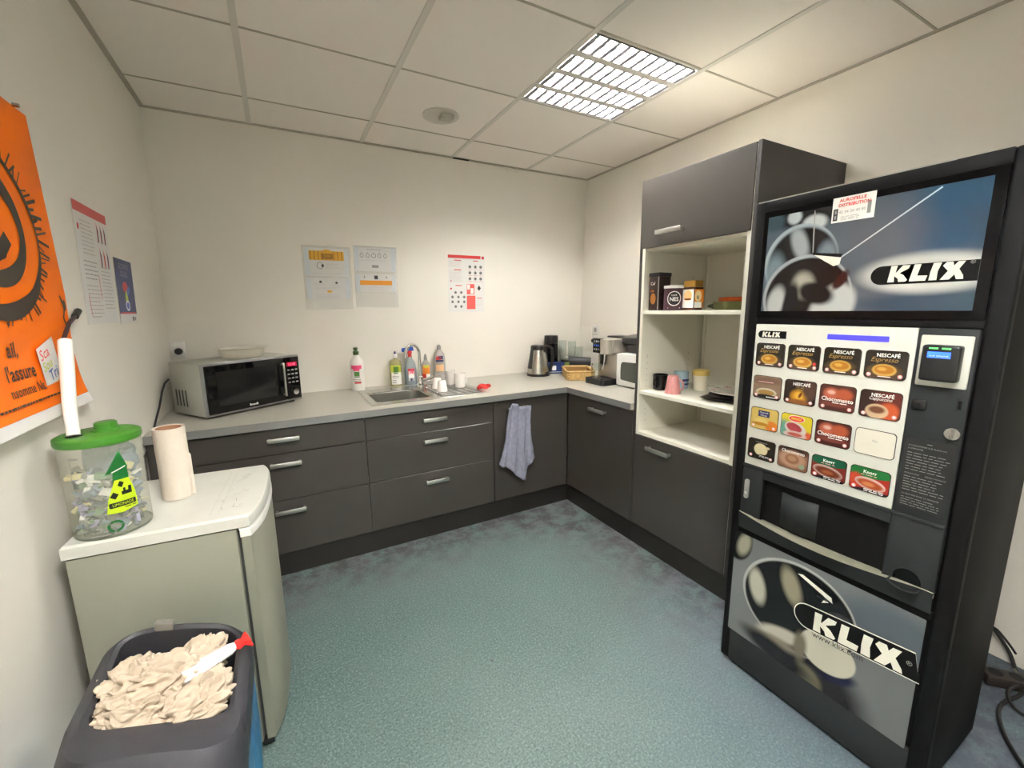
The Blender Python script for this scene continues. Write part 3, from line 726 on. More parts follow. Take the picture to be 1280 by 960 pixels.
b_ = B().rect(-.033, .033, .012, .1, ORNG, -.0366).ell(-.008, .068, .024, .026, mat('cream_print', (240, 214, 160), .5), -.0369).rect(-.034, .018, .012, .04, WPRT, -.0369).text('e', -.02, .052, .04, DARKP, -.0372)
for k in range(9): b_.rect(.02+.0014*k, .0206+.0014*k, .016, .04, DARKP, -.0372)
b_.build('label', t)
b_ = B(lambda c: (-.0366, -c.x, c.z)).rect(-.033, .033, .012, .1, WPRT).ell(0, .07, .024, .026, mat('peach_label', (236, 190, 130), .5), -.0).rect(-.02, .02, .05, .056, REDP)
b_.xf = lambda c: (-.0366-.0002*(abs(c.x) < .03), -c.x, c.z); b_.build('side_label', t)
t = thing('food_box', 'clear lunch box with orange lid at the right of the top shelf', 'box', (2.52, -1.63, Z1), (0, 0, R(-25)))
b_ = B(); P0 = rr_loop(-.1, .1, -.06, .06, .02, 0); b_.loft([[(x*.93, y*.93, 0) for x, y, _ in P0], [(x, y, .04) for x, y, _ in P0]], mat('murky_plastic', (150, 150, 96), .3, alpha=.75)); b_.build('tray', t)
B().box(-.075, .06, -.045, .045, .0405, .062, mat('orange_lid', (216, 96, 34), .45), bev=.006).build('lid', t)
t = thing('plastic_bag', 'crumpled greenish transparent bag beside the lunch box on the top shelf', 'bag', (2.50, -1.545, Z1))
def blob(r, sx, sy, sz, seed, amp, m, sub=4, freq=9, ridge=True, z0=True):
    b2 = B(); r_ = bmesh.ops.create_icosphere(b2.bm, subdivisions=sub, radius=1)
    for v in r_['verts']:
        d = v.co.copy(); p = d*freq*.25+Vector((seed*3.1, seed*1.7, seed))
        nz = noise.fractal(p, 1.0, 2.0, 4); rd = 1-abs(noise.noise(p*1.3))*2 if ridge else 0
        k = r*(1+amp*(nz*.7+rd*.5)); v.co = Vector((d.x*k*sx, d.y*k*sy, d.z*k*sz))
    if z0:
        mz = min(v.co.z for v in r_['verts'])
        for v in r_['verts']: v.co.z -= mz
    b2.mi(m)
    for f in b2.bm.faces: f.smooth = True
    return b2
blob(.045, 1, 1, .35, 3, .3, mat('green_film', (120, 128, 96), .2, alpha=.5)).build('film', t)
# mugs
BC = mat('black_ceramic', (16, 15, 17), .12); PC = mat('pink_ribbed_ceramic', (196, 132, 130), .35, var=.12, vscale=260, stretch=(1, 1, .06))
mug('mug', 'glossy black mug at the left of the lower shelf', 2.335, -1.338, Z2, .038, .041, .085, BC, rz=188)
mug('mug', 'pink ribbed mug standing upside down beside the black mug', 2.308, -1.447, Z2, .027, .041, .095, PC, rz=-75, flip=True)
def d3(b2):
    b2.patch((0, 0, 0), .0405, -170, -70, .045, .058, NAVY, 8); b2.patch((0, 0, 0), .0405, -160, -80, .025, .034, NAVY, 8)
mug('mug', 'pale blue grey mug with dark lettering behind the pink mug', 2.455, -1.375, Z2, .037, .040, .095, mat('blue_grey_ceramic', (150, 172, 182), .3), rz=40, deco=d3)
t = thing('lidded_tub', 'cream plastic tub with yellow lid right of the mugs', 'tub', (2.51, -1.458, Z2))
B().lathe([(0, 0), (.034, 0), (.041, .08), (.0405, .082)], mat('cream_plastic', (222, 216, 196), .35), seg=28).build('body', t)
B().lathe([(.044, .082), (.044, .106), (.036, .112), (0, .113)], mat('yellow_lid', (206, 178, 96), .4), seg=28).build('lid', t)
PB = mat('black_slate', (30, 27, 25), .3)
t = thing('black_plate', 'black square plate at the bottom of the plate stack', 'plate', (2.42, -1.72, Z2), (0, 0, R(12)), 'stacked plates')
B().hexa([(-.085, -.085, 0), (.085, -.085, 0), (-.085, .085, 0), (.085, .085, 0), (-.12, -.12, .016), (.12, -.12, .016), (-.12, .12, .016), (.12, .12, .016)], PB, bev=.003).build('dish', t)
t = thing('black_plate', 'black square plate in the middle of the plate stack, turned askew', 'plate', (2.415, -1.72, Z2+.0165), (0, 0, R(30)), 'stacked plates')
B().hexa([(-.08, -.08, 0), (.08, -.08, 0), (-.08, .08, 0), (.08, .08, 0), (-.11, -.11, .013), (.11, -.11, .013), (-.11, .11, .013), (.11, .11, .013)], PB, bev=.003).build('dish', t)
t = thing('patterned_plate', 'round white plate with small dark motifs on top of the plate stack', 'plate', (2.44, -1.725, Z2+.03), (0, 0, 0), 'stacked plates')
B().lathe([(0, 0), (.085, 0), (.138, .014), (.139, .017), (.085, .005), (0, .004)], WC, seg=44, cap0=False, cap1=False).build('dish', t)
b_ = B()
for k in range(12):
    a = 2*math.pi*k/12
    for (dr, da, s_) in ((0, 0, .006), (.008, .08, .004), (-.006, -.09, .004)):
        rr2 = .112+dr; c0 = Vector((rr2*math.cos(a+da), rr2*math.sin(a+da), 0.0055+(rr2-.085)*.235))
        b_._add([(c0.x+s_*math.cos(u), c0.y+s_*math.sin(u), c0.z+.0008+.25*s_*math.cos(u-a)) for u in [2*math.pi*j/8 for j in range(8)]], [tuple(range(8))], DARKP if k % 2 else REDP)
b_.build('motifs', t)

# ------------------------------------------------------------------ NOTICES ON THE BACK WALL
AB = math.atan(KB); AL = math.atan(KL)
def back_thing(name, label, cat, x, z, group=None, off=.0015):
    return thing(name, label, cat, (x, yb(z)-off, z), (AB, 0, 0), group)
POCK = mat('clear_pocket', (232, 234, 234), .2, alpha=.16)
SHEET = mat('sheet_grey_white', (208, 213, 216), .6)
AMBER = mat('amber_banner', (222, 168, 44), .55); BEIGEP = mat('beige_print', (186, 176, 168), .6); SHW = mat('sheet_white', (216, 214, 210), .6); DKAMB = mat('dark_amber', (150, 104, 30), .6)
t = back_thing('notice_pocket', 'clear plastic pocket with a yellow-bannered notice, left of the pair on the back wall', 'notice', .828, 1.57, 'notice pockets on the back wall')
B().box(-.145, .14, -.0008, 0, -.198, .195, POCK).build('pocket', t)
s_ = B().rect(-.132, .126, .012, .182, SHEET, -.0012).rect(-.105, .1, .012, .182, SHW, -.0014)
s_.rect(-.105, .1, .108, .165, AMBER, -.0016)
for k in range(9): s_.rect(-.1+.023*k, -.095+.023*k, .11, .163, DKAMB, -.0017)
s_.ell(0, .155, .03, .02, AMBER, -.0018); s_.rect(-.035, .035, .116, .15, DKAMB, -.0018); s_.text('CAFE', 0, .127, .018, AMBER, -.0019, al='CENTER')
s_.ring(-.045, .075, .018, .02, .004, GREYP, -.0016).ell(-.03, .075, .008, .01, DARKP, -.0018, 12)
s_.lines(-.01, .085, .085, 3, .012, BEIGEP, -.0016, .002, 2).lines(-.095, .09, .025, 1, .01, BEIGEP, -.0016, .002, 3); s_.build('sheet', t)
s_ = B().rect(-.13, .128, -.13, -.002, SHEET, -.0012).rect(-.105, .1, -.13, -.002, SHW, -.0014)
s_.ell(-.05, -.025, .008, .008, DARKP, -.0016, 12).ell(.045, -.03, .008, .008, DARKP, -.0016, 12)
s_.lines(-.09, -.02, -.04, 1, .01, BEIGEP, -.0016, .002, 5).lines(.01, .085, -.045, 1, .01, BEIGEP, -.0016, .002, 6).lines(-.08, .08, -.06, 2, .009, BEIGEP, -.0016, .002, 7)
s_.ell(0, -.085, .016, .008, AMBER, -.0016).lines(-.08, .08, -.108, 3, .008, BEIGEP, -.0016, .002, 8); s_.build('sheet', t)
t = back_thing('notice_pocket', 'clear plastic pocket with an orange-striped notice, right of the pair on the back wall', 'notice', 1.124, 1.58, 'notice pockets on the back wall')
B().box(-.138, .145, -.0008, 0, -.198, .2, POCK).build('pocket', t)
s_ = B().rect(-.13, .137, .04, .19, SHEET, -.0012).rect(-.105, .105, .04, .19, SHW, -.0014)
s_.lines(-.05, .05, .178, 1, .01, DARKP, -.0016, .002, 9)
for k in range(5):
    x = -.085+.038*k; s_.ell(x, .14, .012 if k != 2 else .017, .015, GREYP, -.0016, 14).ell(x, .14, .008 if k != 2 else .012, .011, SHW, -.0017, 14); s_.rect(x-.001, x+.001, .155, .165, GREYP, -.0016)
s_.lines(-.09, .09, .108, 1, .01, BEIGEP, -.0016, .002, 10).rect(-.022, .02, .062, .08, GREYP, -.0016); s_.build('sheet', t)
s_ = B().rect(-.13, .132, -.095, .022, SHEET, -.0012).rect(-.105, .105, -.095, .022, SHW, -.0014).rect(-.105, .105, -.05, -.02, mat('orange_banner', (226, 148, 34), .55), -.0016)
s_.rect(-.012, .012, -.012, .012, DARKP, -.0016).ell(-.075, .003, .004, .009, GREYP, -.0016, 10).ell(.07, .002, .005, .007, GREYP, -.0016, 10)
s_.lines(-.05, .06, -.066, 2, .012, BEIGEP, -.0016, .0016, 11); s_.build('sheet', t)
t = back_thing('safety_poster', 'white poster with red header, red block and small round icons, on the back wall', 'poster', 1.782, 1.548)
SALM = mat('salmon_print', (226, 92, 84), .55)
s_ = B().box(-.146, .146, -.001, 0, -.205, .205, PAPER).rect(-.146, .112, .183, .205, REDP, -.0014).rect(.12, .14, .182, .203, REDP, -.0014)
s_.rect(-.1, -.045, .165, .171, REDP, -.0014).rect(.05, .09, .165, .171, REDP, -.0014).rect(-.1, -.045, .098, .104, REDP, -.0014).rect(-.09, -.04, -.015, -.009, REDP, -.0014)
s_.lines(-.135, -.03, .158, 5, .009, BEIGEP, -.0014, .002, 12).lines(-.135, -.03, .09, 9, .009, BEIGEP, -.0014, .002, 13)
for r_ in range(3):
    for q in range(3):
        x, z = .025+.044*q, .125-.043*r_; s_.ell(x, z, .012, .012, GREYP, -.0014, 14).ell(x+.002, z, .0045, .006, DARKP, -.0016, 10); s_.rect(x-.016, x+.016, z-.021, z-.019, REDP, -.0014)
for (x, z) in ((-.09, -.062), (-.045, -.062), (-.115, -.095), (-.068, -.095), (-.022, -.095), (-.115, -.13), (-.068, -.13), (-.022, -.13), (-.09, -.165), (-.045, -.165)):
    s_.ell(x, z, .0105, .0105, GREYP, -.0014, 14).ell(x, z-.001, .0035, .0045, DARKP, -.0016, 10)
s_.rect(.0, .062, -.075, .0, SALM, -.0014).rect(.003, .025, -.04, -.003, WPRT, -.0016).rect(.03, .055, -.07, -.03, WPRT, -.0016)
s_.rect(.0, .07, -.185, -.085, SALM, -.0014).flat([(.1, -.05), (.115, -.03), (.1, -.008), (.085, -.03)], DARKP, -.0014)
s_.rect(.08, .125, -.106, -.101, REDP, -.0014).lines(.08, .135, -.12, 5, .01, BEIGEP, -.0014, .0015, 14).ell(-.125, .02, .007, .009, REDP, -.0014, 3).ell(-.125, -.035, .007, .007, REDP, -.0014, 12)
s_.build('sheet', t)

# ------------------------------------------------------------------ NOTICES ON THE LEFT WALL
def left_thing(name, label, cat, y, z, off=.0015, group=None):
    return thing(name, label, cat, (xl(z)+off, y, z), (AL, 0, R(90)), group)
t = left_thing('notice_sheet', 'tall white text notice with red header strip on the left wall', 'notice', -.925, 1.522)
s_ = B().box(-.155, .155, -.001, 0, -.196, .197, PAPER).rect(-.155, .15, .165, .197, mat('faded_red', (206, 92, 84), .6), -.0014)
s_.ell(-.13, .118, .008, .011, REDP, -.0014, 12).lines(-.11, .0, .14, 9, .013, BEIGEP, -.0014, .003, 20).lines(-.12, .0, .01, 5, .014, GREYP, -.0014, .003, 21).lines(-.12, .02, -.07, 8, .013, BEIGEP, -.0014, .003, 22).lines(.03, .14, -.0, 12, .013, BEIGEP, -.0014, .003, 23)
for q in range(3):
    for r_, (c_) in enumerate((DARKP, NAVY)):
        x, z = .045+.035*q+.005*r_, .12-.085*r_; m_ = REDP if (q, r_) == (1, 1) else c_
        s_.flat([(x-.004, z+.03), (x+.007, z+.01), (x+.006, z-.03), (x-.003, z-.034), (x-.006, z)], m_, -.0014).rect(x-.007, x-.004, z-.03, z+.035, SALM, -.0015)
s_.stroke([(.0, -.03), (.008, -.11)], .004, REDP, -.0014).stroke([(-.115, -.1), (-.108, -.17)], .004, REDP, -.0014).stroke([(-.105, -.172), (-.02, -.172)], .003, BEIGEP, -.0014)
s_.build('sheet', t)
t = left_thing('safety_poster', 'small dark blue poster with a bright figure, nearest the corner on the left wall', 'poster', -.63, 1.447)
NV2 = mat('poster_navy', (52, 56, 96), .5)
s_ = B().box(-.112, .117, -.001, 0, -.128, .13, PAPER).rect(-.112, .117, -.088, .13, NV2, -.0014).rect(-.1, .1, -.088, -.082, REDP, -.0016)
s_.text('SECURITE', .0, .092, .03, GREYP, -.0016, al='CENTER').text('SOLEIL', .0, .062, .032, GREYP, -.0016, al='CENTER')
s_.ell(-.005, .02, .035, .022, REDP, -.0016, 14).ell(.03, .005, .03, .014, BLUEP, -.0018, 12, 30).ell(.0, -.03, .018, .035, YELG, -.0018, 14).ell(.005, -.055, .028, .022, WPRT, -.0019, 14).ell(.005, -.055, .018, .014, BLUEP, -.002, 12)
s_.rect(.05, .066, -.118, -.1, DARKP, -.0016).rect(.075, .095, -.116, -.102, GREYP, -.0016); s_.build('sheet', t)

# big orange hanging banner
t = left_thing('orange_poster', 'large orange poster with a black brush-drawn circle hanging on the left wall', 'poster', -1.6, 1.5, off=.004)
OR = mat('poster_orange', (238, 112, 12), .5, var=.04, vscale=4, spec=.15); INK = mat('brush_ink', (46, 34, 26), .5)
def pxf(c):
    x, y, z = c; sh = -.078*(z+.09)/.46 if z > -.09 else .0
    curl = .022*max(0, (-.2-z)/.2)**2; fl = .018*max(0, (-.31-z)/.09)**2*max(0, min(1, x/.35))
    return (x+sh*min(1, max(0, (x+.5)/.8))+fl, y-curl, z)
s_ = B(pxf); n1 = 26
for k in range(n1):
    z0_, z1_ = -.375+.745*k/n1, -.375+.745*(k+1)/n1
    for q in range(6): s_.rect(-.34+.118*q, -.34+.118*(q+1), z0_, z1_, OR, 0)
bmesh.ops.remove_doubles(s_.bm, verts=s_.bm.verts, dist=.0004); s_.build('banner', t)
s_ = B(pxf)
for z0_, z1_ in ((-.403, -.389), (-.389, -.375)):
    for q in range(6): s_.rect(-.34+.118*q, -.34+.118*(q+1), z0_, z1_, PAPER, -.0008)
s_.build('white_border', t)
s_ = B(pxf)
wob = lambda u: 1+.35*math.sin(u*9)+.2*math.sin(u*23)
s_.ring(.03, .06, .235, .185, .014, INK, -.002, -100, 100, 60, wob); s_.ring(.03, .055, .232, .19, .03, INK, -.0022, -115, -35, 40, lambda u: .6+.8*math.sin(math.pi*u))
s_.ring(.03, .06, .152, .12, .034, INK, -.002, -100, 120, 60, lambda u: 1+.2*math.sin(u*11))
s_.stroke([(.03, -.01), (.07, .005), (.1, .03)], .035, INK, -.0022)
rr_ = random.Random(5)
for k in range(46):
    a = R(-105+205*k/46); r0, r1 = .238, .262+rr_.uniform(0, .035); d_ = rr_.uniform(-.05, .05)
    s_.stroke([(.03+r0*math.cos(a), .06+.8*r0*math.sin(a)), (.03+r1*math.cos(a+d_), .06+.8*r1*math.sin(a+d_))], rr_.uniform(.003, .009), INK, -.0018)
s_.stroke([(.325, -.09), (.345, -.12), (.33, -.15), (.34, -.17)], .008, INK, -.0018); s_.ell(.345, -.115, .01, .016, INK, -.002, 12)
s_.build('drawing', t)
s_ = B(pxf)
s_.text('ail,', .052, -.236, .05, INK, -.0025, al='RIGHT', bold=.012, sx=.9); s_.text("l'assure", .112, -.29, .05, INK, -.0025, al='RIGHT', bold=.012, sx=.9)
s_.text('nsomme Ns.', .14, -.327, .034, INK, -.003, al='RIGHT', bold=.008, sx=.95); s_.lines(-.25, .2, -.35, 1, .01, INK, -.004, .005, 31); s_.build('lettering', t)
B().cyl((.225, 0, .372), (.225, -.012, .372), .005, STEEL, 10).build('hook', t)
t = left_thing('sorting_sticker', 'small tilted white sticker with red, yellow and blue words on the orange poster', 'sticker', -1.415, 1.235, off=.012)
t.rotation_euler = (AL, R(-16), R(90))
s_ = B().rect(-.05, .05, -.06, .055, PAPER, 0).text('Sca', -.042, .018, .04, SALM, -.0005, bold=.01).text('Sou', -.042, -.012, .036, YELG, -.0005, bold=.01).text('Tri', -.02, -.046, .042, BLUEP, -.0005, bold=.01); s_.build('sheet', t)

# ------------------------------------------------------------------ FRIDGE
t = thing('fridge', 'small white under-counter fridge against the left wall, door facing right', 'fridge', (-.016, -1.585, 0), (0, 0, R(-4)))
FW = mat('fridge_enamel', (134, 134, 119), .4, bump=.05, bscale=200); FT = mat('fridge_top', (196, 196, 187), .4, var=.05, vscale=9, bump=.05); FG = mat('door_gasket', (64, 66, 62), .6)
B().box(.004, .372, .004, .448, .022, .748, FW, bev=.004).build('body', t)
def bowx(x0, base, y): return x0+base*math.sin(math.pi*y/.452)
b_ = B(); Y_ = [.452*k/14 for k in range(15)]
def slab(b2, x0, xf_, z0, z1, m, y0=0, y1=.452, bev=0):
    ys = [y0+(y1-y0)*k/14 for k in range(15)]
    loop = [(x0, y0), ] + [(xf_(y), y) for y in ys] + [(x0, y1)]
    e = .006
    b2.loft([[(x, y, z0) for x, y in loop], [(x, y, z1-e) for x, y in loop], [(x-(e*.7 if x > .1 else -e*.7), y+(e if y < .02 else -e if y > .43 else 0), z1) for x, y in loop]], m)
rnd = lambda y: .404+.030*(1-abs((y-.226)/.226)**3.2)
slab(b_, -.0, lambda y: rnd(y)+.002, .752, .787, FT); b_.build('top_board', t)
b_ = B().box(.365, .384, .02, .432, .03, .742, FG); b_.build('gasket', t)
b_ = B(); slab(b_, .382, rnd, .03, .748, FW, .003, .449); dd = b_.build('door', t)
b_ = B(); slab(b_, .380, lambda y: rnd(y)+.003, .722, .749, WHITE, .001, .451); b_.build('door_cap', dd)
b_ = B()
for x, y in ((.04, .04), (.36, .04), (.04, .41), (.36, .41)): b_.cyl((x, y, 0), (x, y, .024), .016, BLK, 12)
b_.box(.37, .40, .004, .06, .012, .03, BLK); b_.build('foot', t)
b_ = B(); rr_ = random.Random(3)
SCF = mat('scuff', (120, 118, 112), .7)
for k in range(16):
    x, y = rr_.uniform(.31, .38), rr_.uniform(.06, .36); a = rr_.uniform(-.5, 2.2); l = rr_.uniform(.008, .04)
    dx, dy = math.cos(a)*l, math.sin(a)*l; nx, ny = -dy/l*.0008, dx/l*.0008
    b_._add([(x-nx, y-ny, .7874), (x+dx-nx*.3, y+dy-ny*.3, .7874), (x+dx+nx*.3, y+dy+ny*.3, .7874), (x+nx, y+ny, .7874)], [(0, 1, 2, 3)], SCF)
for x in (.305, .325): b_._add([(x, .04, .7873), (x+.0012, .04, .7873), (x+.0012, .41, .7873), (x, .41, .7873)], [(0, 1, 2, 3)], mat('embossed_line', (176, 176, 168), .5))
b_.build('scratches', t)
# paper towel roll
t = thing('paper_towel_roll', 'nearly finished cream paper towel roll standing on the fridge', 'paper roll', (.188, -1.352, .7885))
PT = mat('towel_paper', (208, 196, 180), .85, var=.03, vscale=20, bump=.7, bscale=70)
b_ = B(); n1 = 40; lo = []
for z, k in ((0, 1), (.05, 1.01), (.11, 1), (.17, 1.005), (.224, 1)):
    lo.append([((.0405*k+.0012*(j/n1))*math.cos(2*math.pi*j/n1), (.0405*k+.0012*(j/n1))*math.sin(2*math.pi*j/n1), z) for j in range(n1)])
lo.append([(.033*math.cos(2*math.pi*j/n1), .033*math.sin(2*math.pi*j/n1), .223) for j in range(n1)])
b_.loft(lo, PT, True, False)
a = R(-20); b_._add([(.041*math.cos(a), .041*math.sin(a), 0), (.047*math.cos(a+.2), .047*math.sin(a+.2), .0), (.046*math.cos(a+.25), .046*math.sin(a+.25), .13), (.041*math.cos(a), .041*math.sin(a), .15)], [(0, 1, 2, 3)], PT)
b_.build('paper', t)
B().lathe([(.033, .223), (.033, .01), (0, .01)], mat('cardboard_core', (158, 116, 88), .8), seg=32, cap0=False, cap1=False).build('core', t)

# recycling collector
t = thing('collection_jar', 'translucent round collection jar with bright green lid standing on the fridge', 'container', (.073, -1.508, .788))
TR = mat('frosted_jar', (206, 208, 188), .3, alpha=.30)
rx = .083
B().lathe([(0, .001), (rx*.95, .001), (rx*.97, .01), (rx, .246)], TR, seg=48, cap0=False, cap1=False).build('jar_body', t)
B().lathe([(0, 0), (rx*.955, 0), (rx*.97, .006), (rx*.955, .007)], mat('jar_base_rim', (96, 100, 88), .4), seg=48, cap1=False).build('base_rim', t)
LG = mat('lime_green_plastic', (62, 124, 38), .38)
b_ = B().lathe([(rx+.002, .244), (rx+.004, .25), (rx+.003, .262), (rx-.004, .266), (0, .266)], LG, seg=48)
b_.lathe([(.031, .264), (.031, .270), (.024, .271), (.0235, .286), (.02, .289), (0, .289)], LG, c=(.012, .02, 0), seg=28); b_.build('lid', t)
B().lathe([(.017, .2662), (.0, .2664)], DHOLE, c=(-.039, -.024, 0), seg=20, cap0=False, cap1=False).build('lid_opening', t)
# contents: caps, sticks, sachets (a heap nobody could count)
b_ = B(); rr_ = random.Random(11)
cm = [mat('trash_'+n_, c_, .6) for n_, c_ in (('blue_grey', (118, 134, 150)), ('cream', (214, 200, 150)), ('grey', (132, 134, 128)), ('white', (222, 220, 214)), ('green', (104, 136, 108)), ('dark', (74, 84, 92)), ('violet', (150, 146, 180)))]
for k in range(330):
    a, r_ = rr_.uniform(0, 6.28), rx*.84*math.sqrt(rr_.random()); z = .01+.16*rr_.random()**1.3; s1 = rr_.uniform(.006, .017)
    c0 = Vector((r_*math.cos(a), r_*math.sin(a), z)); q = Matrix.Rotation(rr_.uniform(0, 6.28), 3, Vector((rr_.uniform(-1, 1), rr_.uniform(-1, 1), rr_.uniform(-1, 1))).normalized())
    ext = (s1*rr_.uniform(.6, 1.6), s1*.7, s1*rr_.uniform(.1, .5)); vs = []
    for zz in (-1, 1):
        for yy in (-1, 1):
            for xx in (-1, 1): vs.append(c0+q@Vector((xx*ext[0], yy*ext[1], zz*ext[2])))
    if max(math.hypot(v.x, v.y) for v in vs) > rx*.93: continue
    b_._add([tuple(v) for v in vs], [(0, 2, 3, 1), (4, 5, 7, 6), (0, 1, 5, 4), (2, 6, 7, 3), (0, 4, 6, 2), (1, 3, 7, 5)], rr_.choice(cm))
o = b_.build('contents', t); o['kind'] = 'stuff'
b_ = blob(.04, 1.2, .8, 1.5, 4, .3, cm[0]); b_.build('crumpled_film', t, loc=(.01, .02, .12))
# arrow sticker wrapped on the jar
aS = math.atan2(-2.979+1.508, .515-.073)
def sxf(r_, off): return lambda c: (r_*math.cos(aS+off+c.x/r_), r_*math.sin(aS+off+c.x/r_), c.z)
def subdiv_poly(b2, pts, m):
    b2.flat(pts, m)
DG = mat('dark_green_sticker', (24, 104, 44), .3); LY = mat('lime_sticker', (184, 208, 32), .3); BK = mat('sticker_black', (18, 28, 16), .4)
off = .30
b_ = B(sxf(rx+.0006, off)); b_.flat([(-.028, .168), (.02, .178), (.006, .226)], DG); b_.flat([(-.016, .14), (.018, .14), (.018, .178), (-.012, .178)], DG); b_.build('arrow_head', t, cuts=.004)
b_ = B(sxf(rx+.0008, off)); b_.flat([(-.036, .065), (-.005, .062), (.03, .07), (.028, .11), (.018, .15), (-.012, .15), (-.03, .1)], LY); b_.build('arrow_body', t, cuts=.004)
b_ = B(sxf(rx+.0011, off)); b_.rrect(-.03, .026, .078, .092, .003, BK); b_.flat([(-.026, .108), (-.016, .1), (-.008, .112), (-.018, .12)], BK); b_.rect(-.002, .02, .108, .118, BK); b_.rect(.002, .007, .118, .126, BK); b_.rect(.013, .02, .118, .128, BK)
b_.flat([(-.008, .135), (.0, .128), (.006, .14), (-.002, .146)], BK); b_.stroke([(-.014, .172), (.014, .182)], .003, WPRT); b_.build('icons', t, cuts=.004)
b_ = B(sxf(rx+.0014, off)); b_.text('LIMONADE', -.024, .0815, .011, LY, sx=.8).lines(-.0, .026, .073, 1, .01, BK, 0, .002, 3); b_.build('lettering', t, cuts=.004)
b_ = B(sxf(rx+.0008, off-.28)); b_.ring(0, .03, .014, .013, .005, DG, 0, 20, 130, 10).ring(0, .03, .014, .013, .005, DG, 0, 150, 250, 10).ring(0, .03, .014, .013, .005, DG, 0, 270, 370, 10); b_.build('recycling_mark', t, cuts=.004)
b_ = B(sxf(rx+.0006, off-1.12)); b_.rect(0, .0012, .01, .22, GREYP).rect(0, .022, .218, .221, GREYP).lines(.02, .07, .02, 2, .01, GREYP, 0, .003, 4); b_.build('level_scale', t, cuts=.004)
# white tube with dark strap
ty_ = thing('white_tube', 'long white plastic tube rising from the green lid and leaning on the poster', 'tube', (.034, -1.532, 1.056))
B().tube([(0, 0, 0), (-.008, .035, .08), (-.016, .085, .16), (-.026, .138, .232)], .0135, mat('matt_white_tube', (232, 230, 222), .45), 18, r2=.0155).build('tube_body', ty_)
tag(B().tube([(-.006, -1.378, 1.275), (-.012, -1.33, 1.30), (-.016, -1.27, 1.335), (-.02, -1.21, 1.352), (-.022, -1.175, 1.366)], .0055, mat('dark_strap', (52, 34, 36), .5), 8)
    .cyl((-.021, -1.205, 1.352), (-.022, -1.168, 1.37), .009, BLK, 8).build('cable_tie'), 'dark bent cable end sticking out behind the white tube by the orange poster', 'cable')

# ------------------------------------------------------------------ WASTE BIN
t = thing('waste_bin', 'dark grey rimmed waste bin with blue bag, full of paper, leaning beside the fridge', 'bin', (.172, -1.912, .018), (0, R(6.3), 0))
def binxf(c): return (c[0], (c[1]*.8 if c[1] > -.12 else -.096+(c[1]+.12))-.28*c[0], c[2])
BINM = Matrix.Translation((.172, -1.912, .018)) @ Matrix.Rotation(R(6.3), 4, 'Y')
BG = mat('bin_grey', (44, 43, 48), .5, bump=.25, bscale=350); BAG = mat('blue_bag', (38, 106, 150), .35, var=.12, vscale=12, bump=.5, bscale=22, alpha=.96)
hx, hy = .155, .243
def rimz(x, y): return .545+.022*max(0, 1-(x/.15)**2)*(1 if abs(y) > .1 else 0)*min(1, (abs(y)-.1)/.12 if abs(y) > .1 else 0)
def RL(ix0, ix1, iy0, iy1, r, zf): return rr_loop(ix0, ix1, iy0, iy1, r, zf, 8)
Ls = [RL(-hx-.004, hx+.004, -hy-.004, hy+.004, .085, lambda x, y: .40 if y < -.1 else .47), RL(-hx-.002, hx+.002, -hy-.002, hy+.002, .085, lambda x, y: rimz(x, y)-.04-(.03 if y < -.12 else 0)),
      RL(-hx+.004, hx-.004, -hy+.01, hy-.003, .082, lambda x, y: rimz(x, y)-.012-(.02 if y < -.12 else 0)), RL(-hx+.014, hx-.014, -hy+.035, hy-.012, .075, lambda x, y: rimz(x, y)-.003),
      RL(-hx+.026, hx-.026, -hy+.085, hy-.025, .06, lambda x, y: rimz(x, y)+.002), RL(-hx+.035, hx-.035, -hy+.118, hy-.034, .045, lambda x, y: rimz(x, y)-.004), RL(-hx+.037, hx-.037, -hy+.12, hy-.036, .045, lambda x, y: rimz(x, y)-.04), RL(-hx+.037, hx-.037, -hy+.122, hy-.036, .045, lambda x, y: .44)]
mn = min(len(l) for l in Ls)
def resamp(l, n=88):
    P = [Vector(p) for p in l]; P.append(P[0]); d = [0]
    for a_, b2 in zip(P, P[1:]): d.append(d[-1]+(b2-a_).length)
    out = []; k = 0
    for i in range(n):
        s1 = d[-1]*i/n
        while d[k+1] < s1: k += 1
        out.append(tuple(P[k].lerp(P[k+1], (s1-d[k])/(d[k+1]-d[k]+1e-9))))
    return out
def angsamp(l, n=88):
    # points of the loop at even angles about its own middle so neighbouring loops line up
    cx = (max(p[0] for p in l)+min(p[0] for p in l))/2; cyy = (max(p[1] for p in l)+min(p[1] for p in l))/2; L2 = resamp(l, 720); out = []
    sx_ = max(p[0] for p in l)-cx; sy_ = max(p[1] for p in l)-cyy
    ang = [(math.atan2((p[1]-cyy)/sy_, (p[0]-cx)/sx_) % (2*math.pi), p) for p in L2]
    for i in range(n):
        a_ = 2*math.pi*i/n; out.append(min(ang, key=lambda t_: abs((t_[0]-a_+math.pi) % (2*math.pi)-math.pi))[1])
    return out
Ls = [angsamp(l) for l in Ls]
B(binxf).loft(Ls, BG, False, False).build('lid_frame', t)
b_ = B(binxf); Lb = []
for z, k in ((0, 1.10), (.02, 1.13), (.15, 1.17), (.3, 1.13), (.42, 1.04), (.48, .98)):
    l = angsamp(RL(-hx*min(k, 1.06), hx*k, -hy*.95, hy*.95, .07, z), 120)
    Lb.append([(x*(1+.012*math.sin(i*.9+z*3)+.008*math.sin(i*2.3)), y*(1+.012*math.sin(i*.9+z*3)), z) for i, (x, y, _) in enumerate(l)])
b_.loft(Lb, BAG, True, False)
Li = []
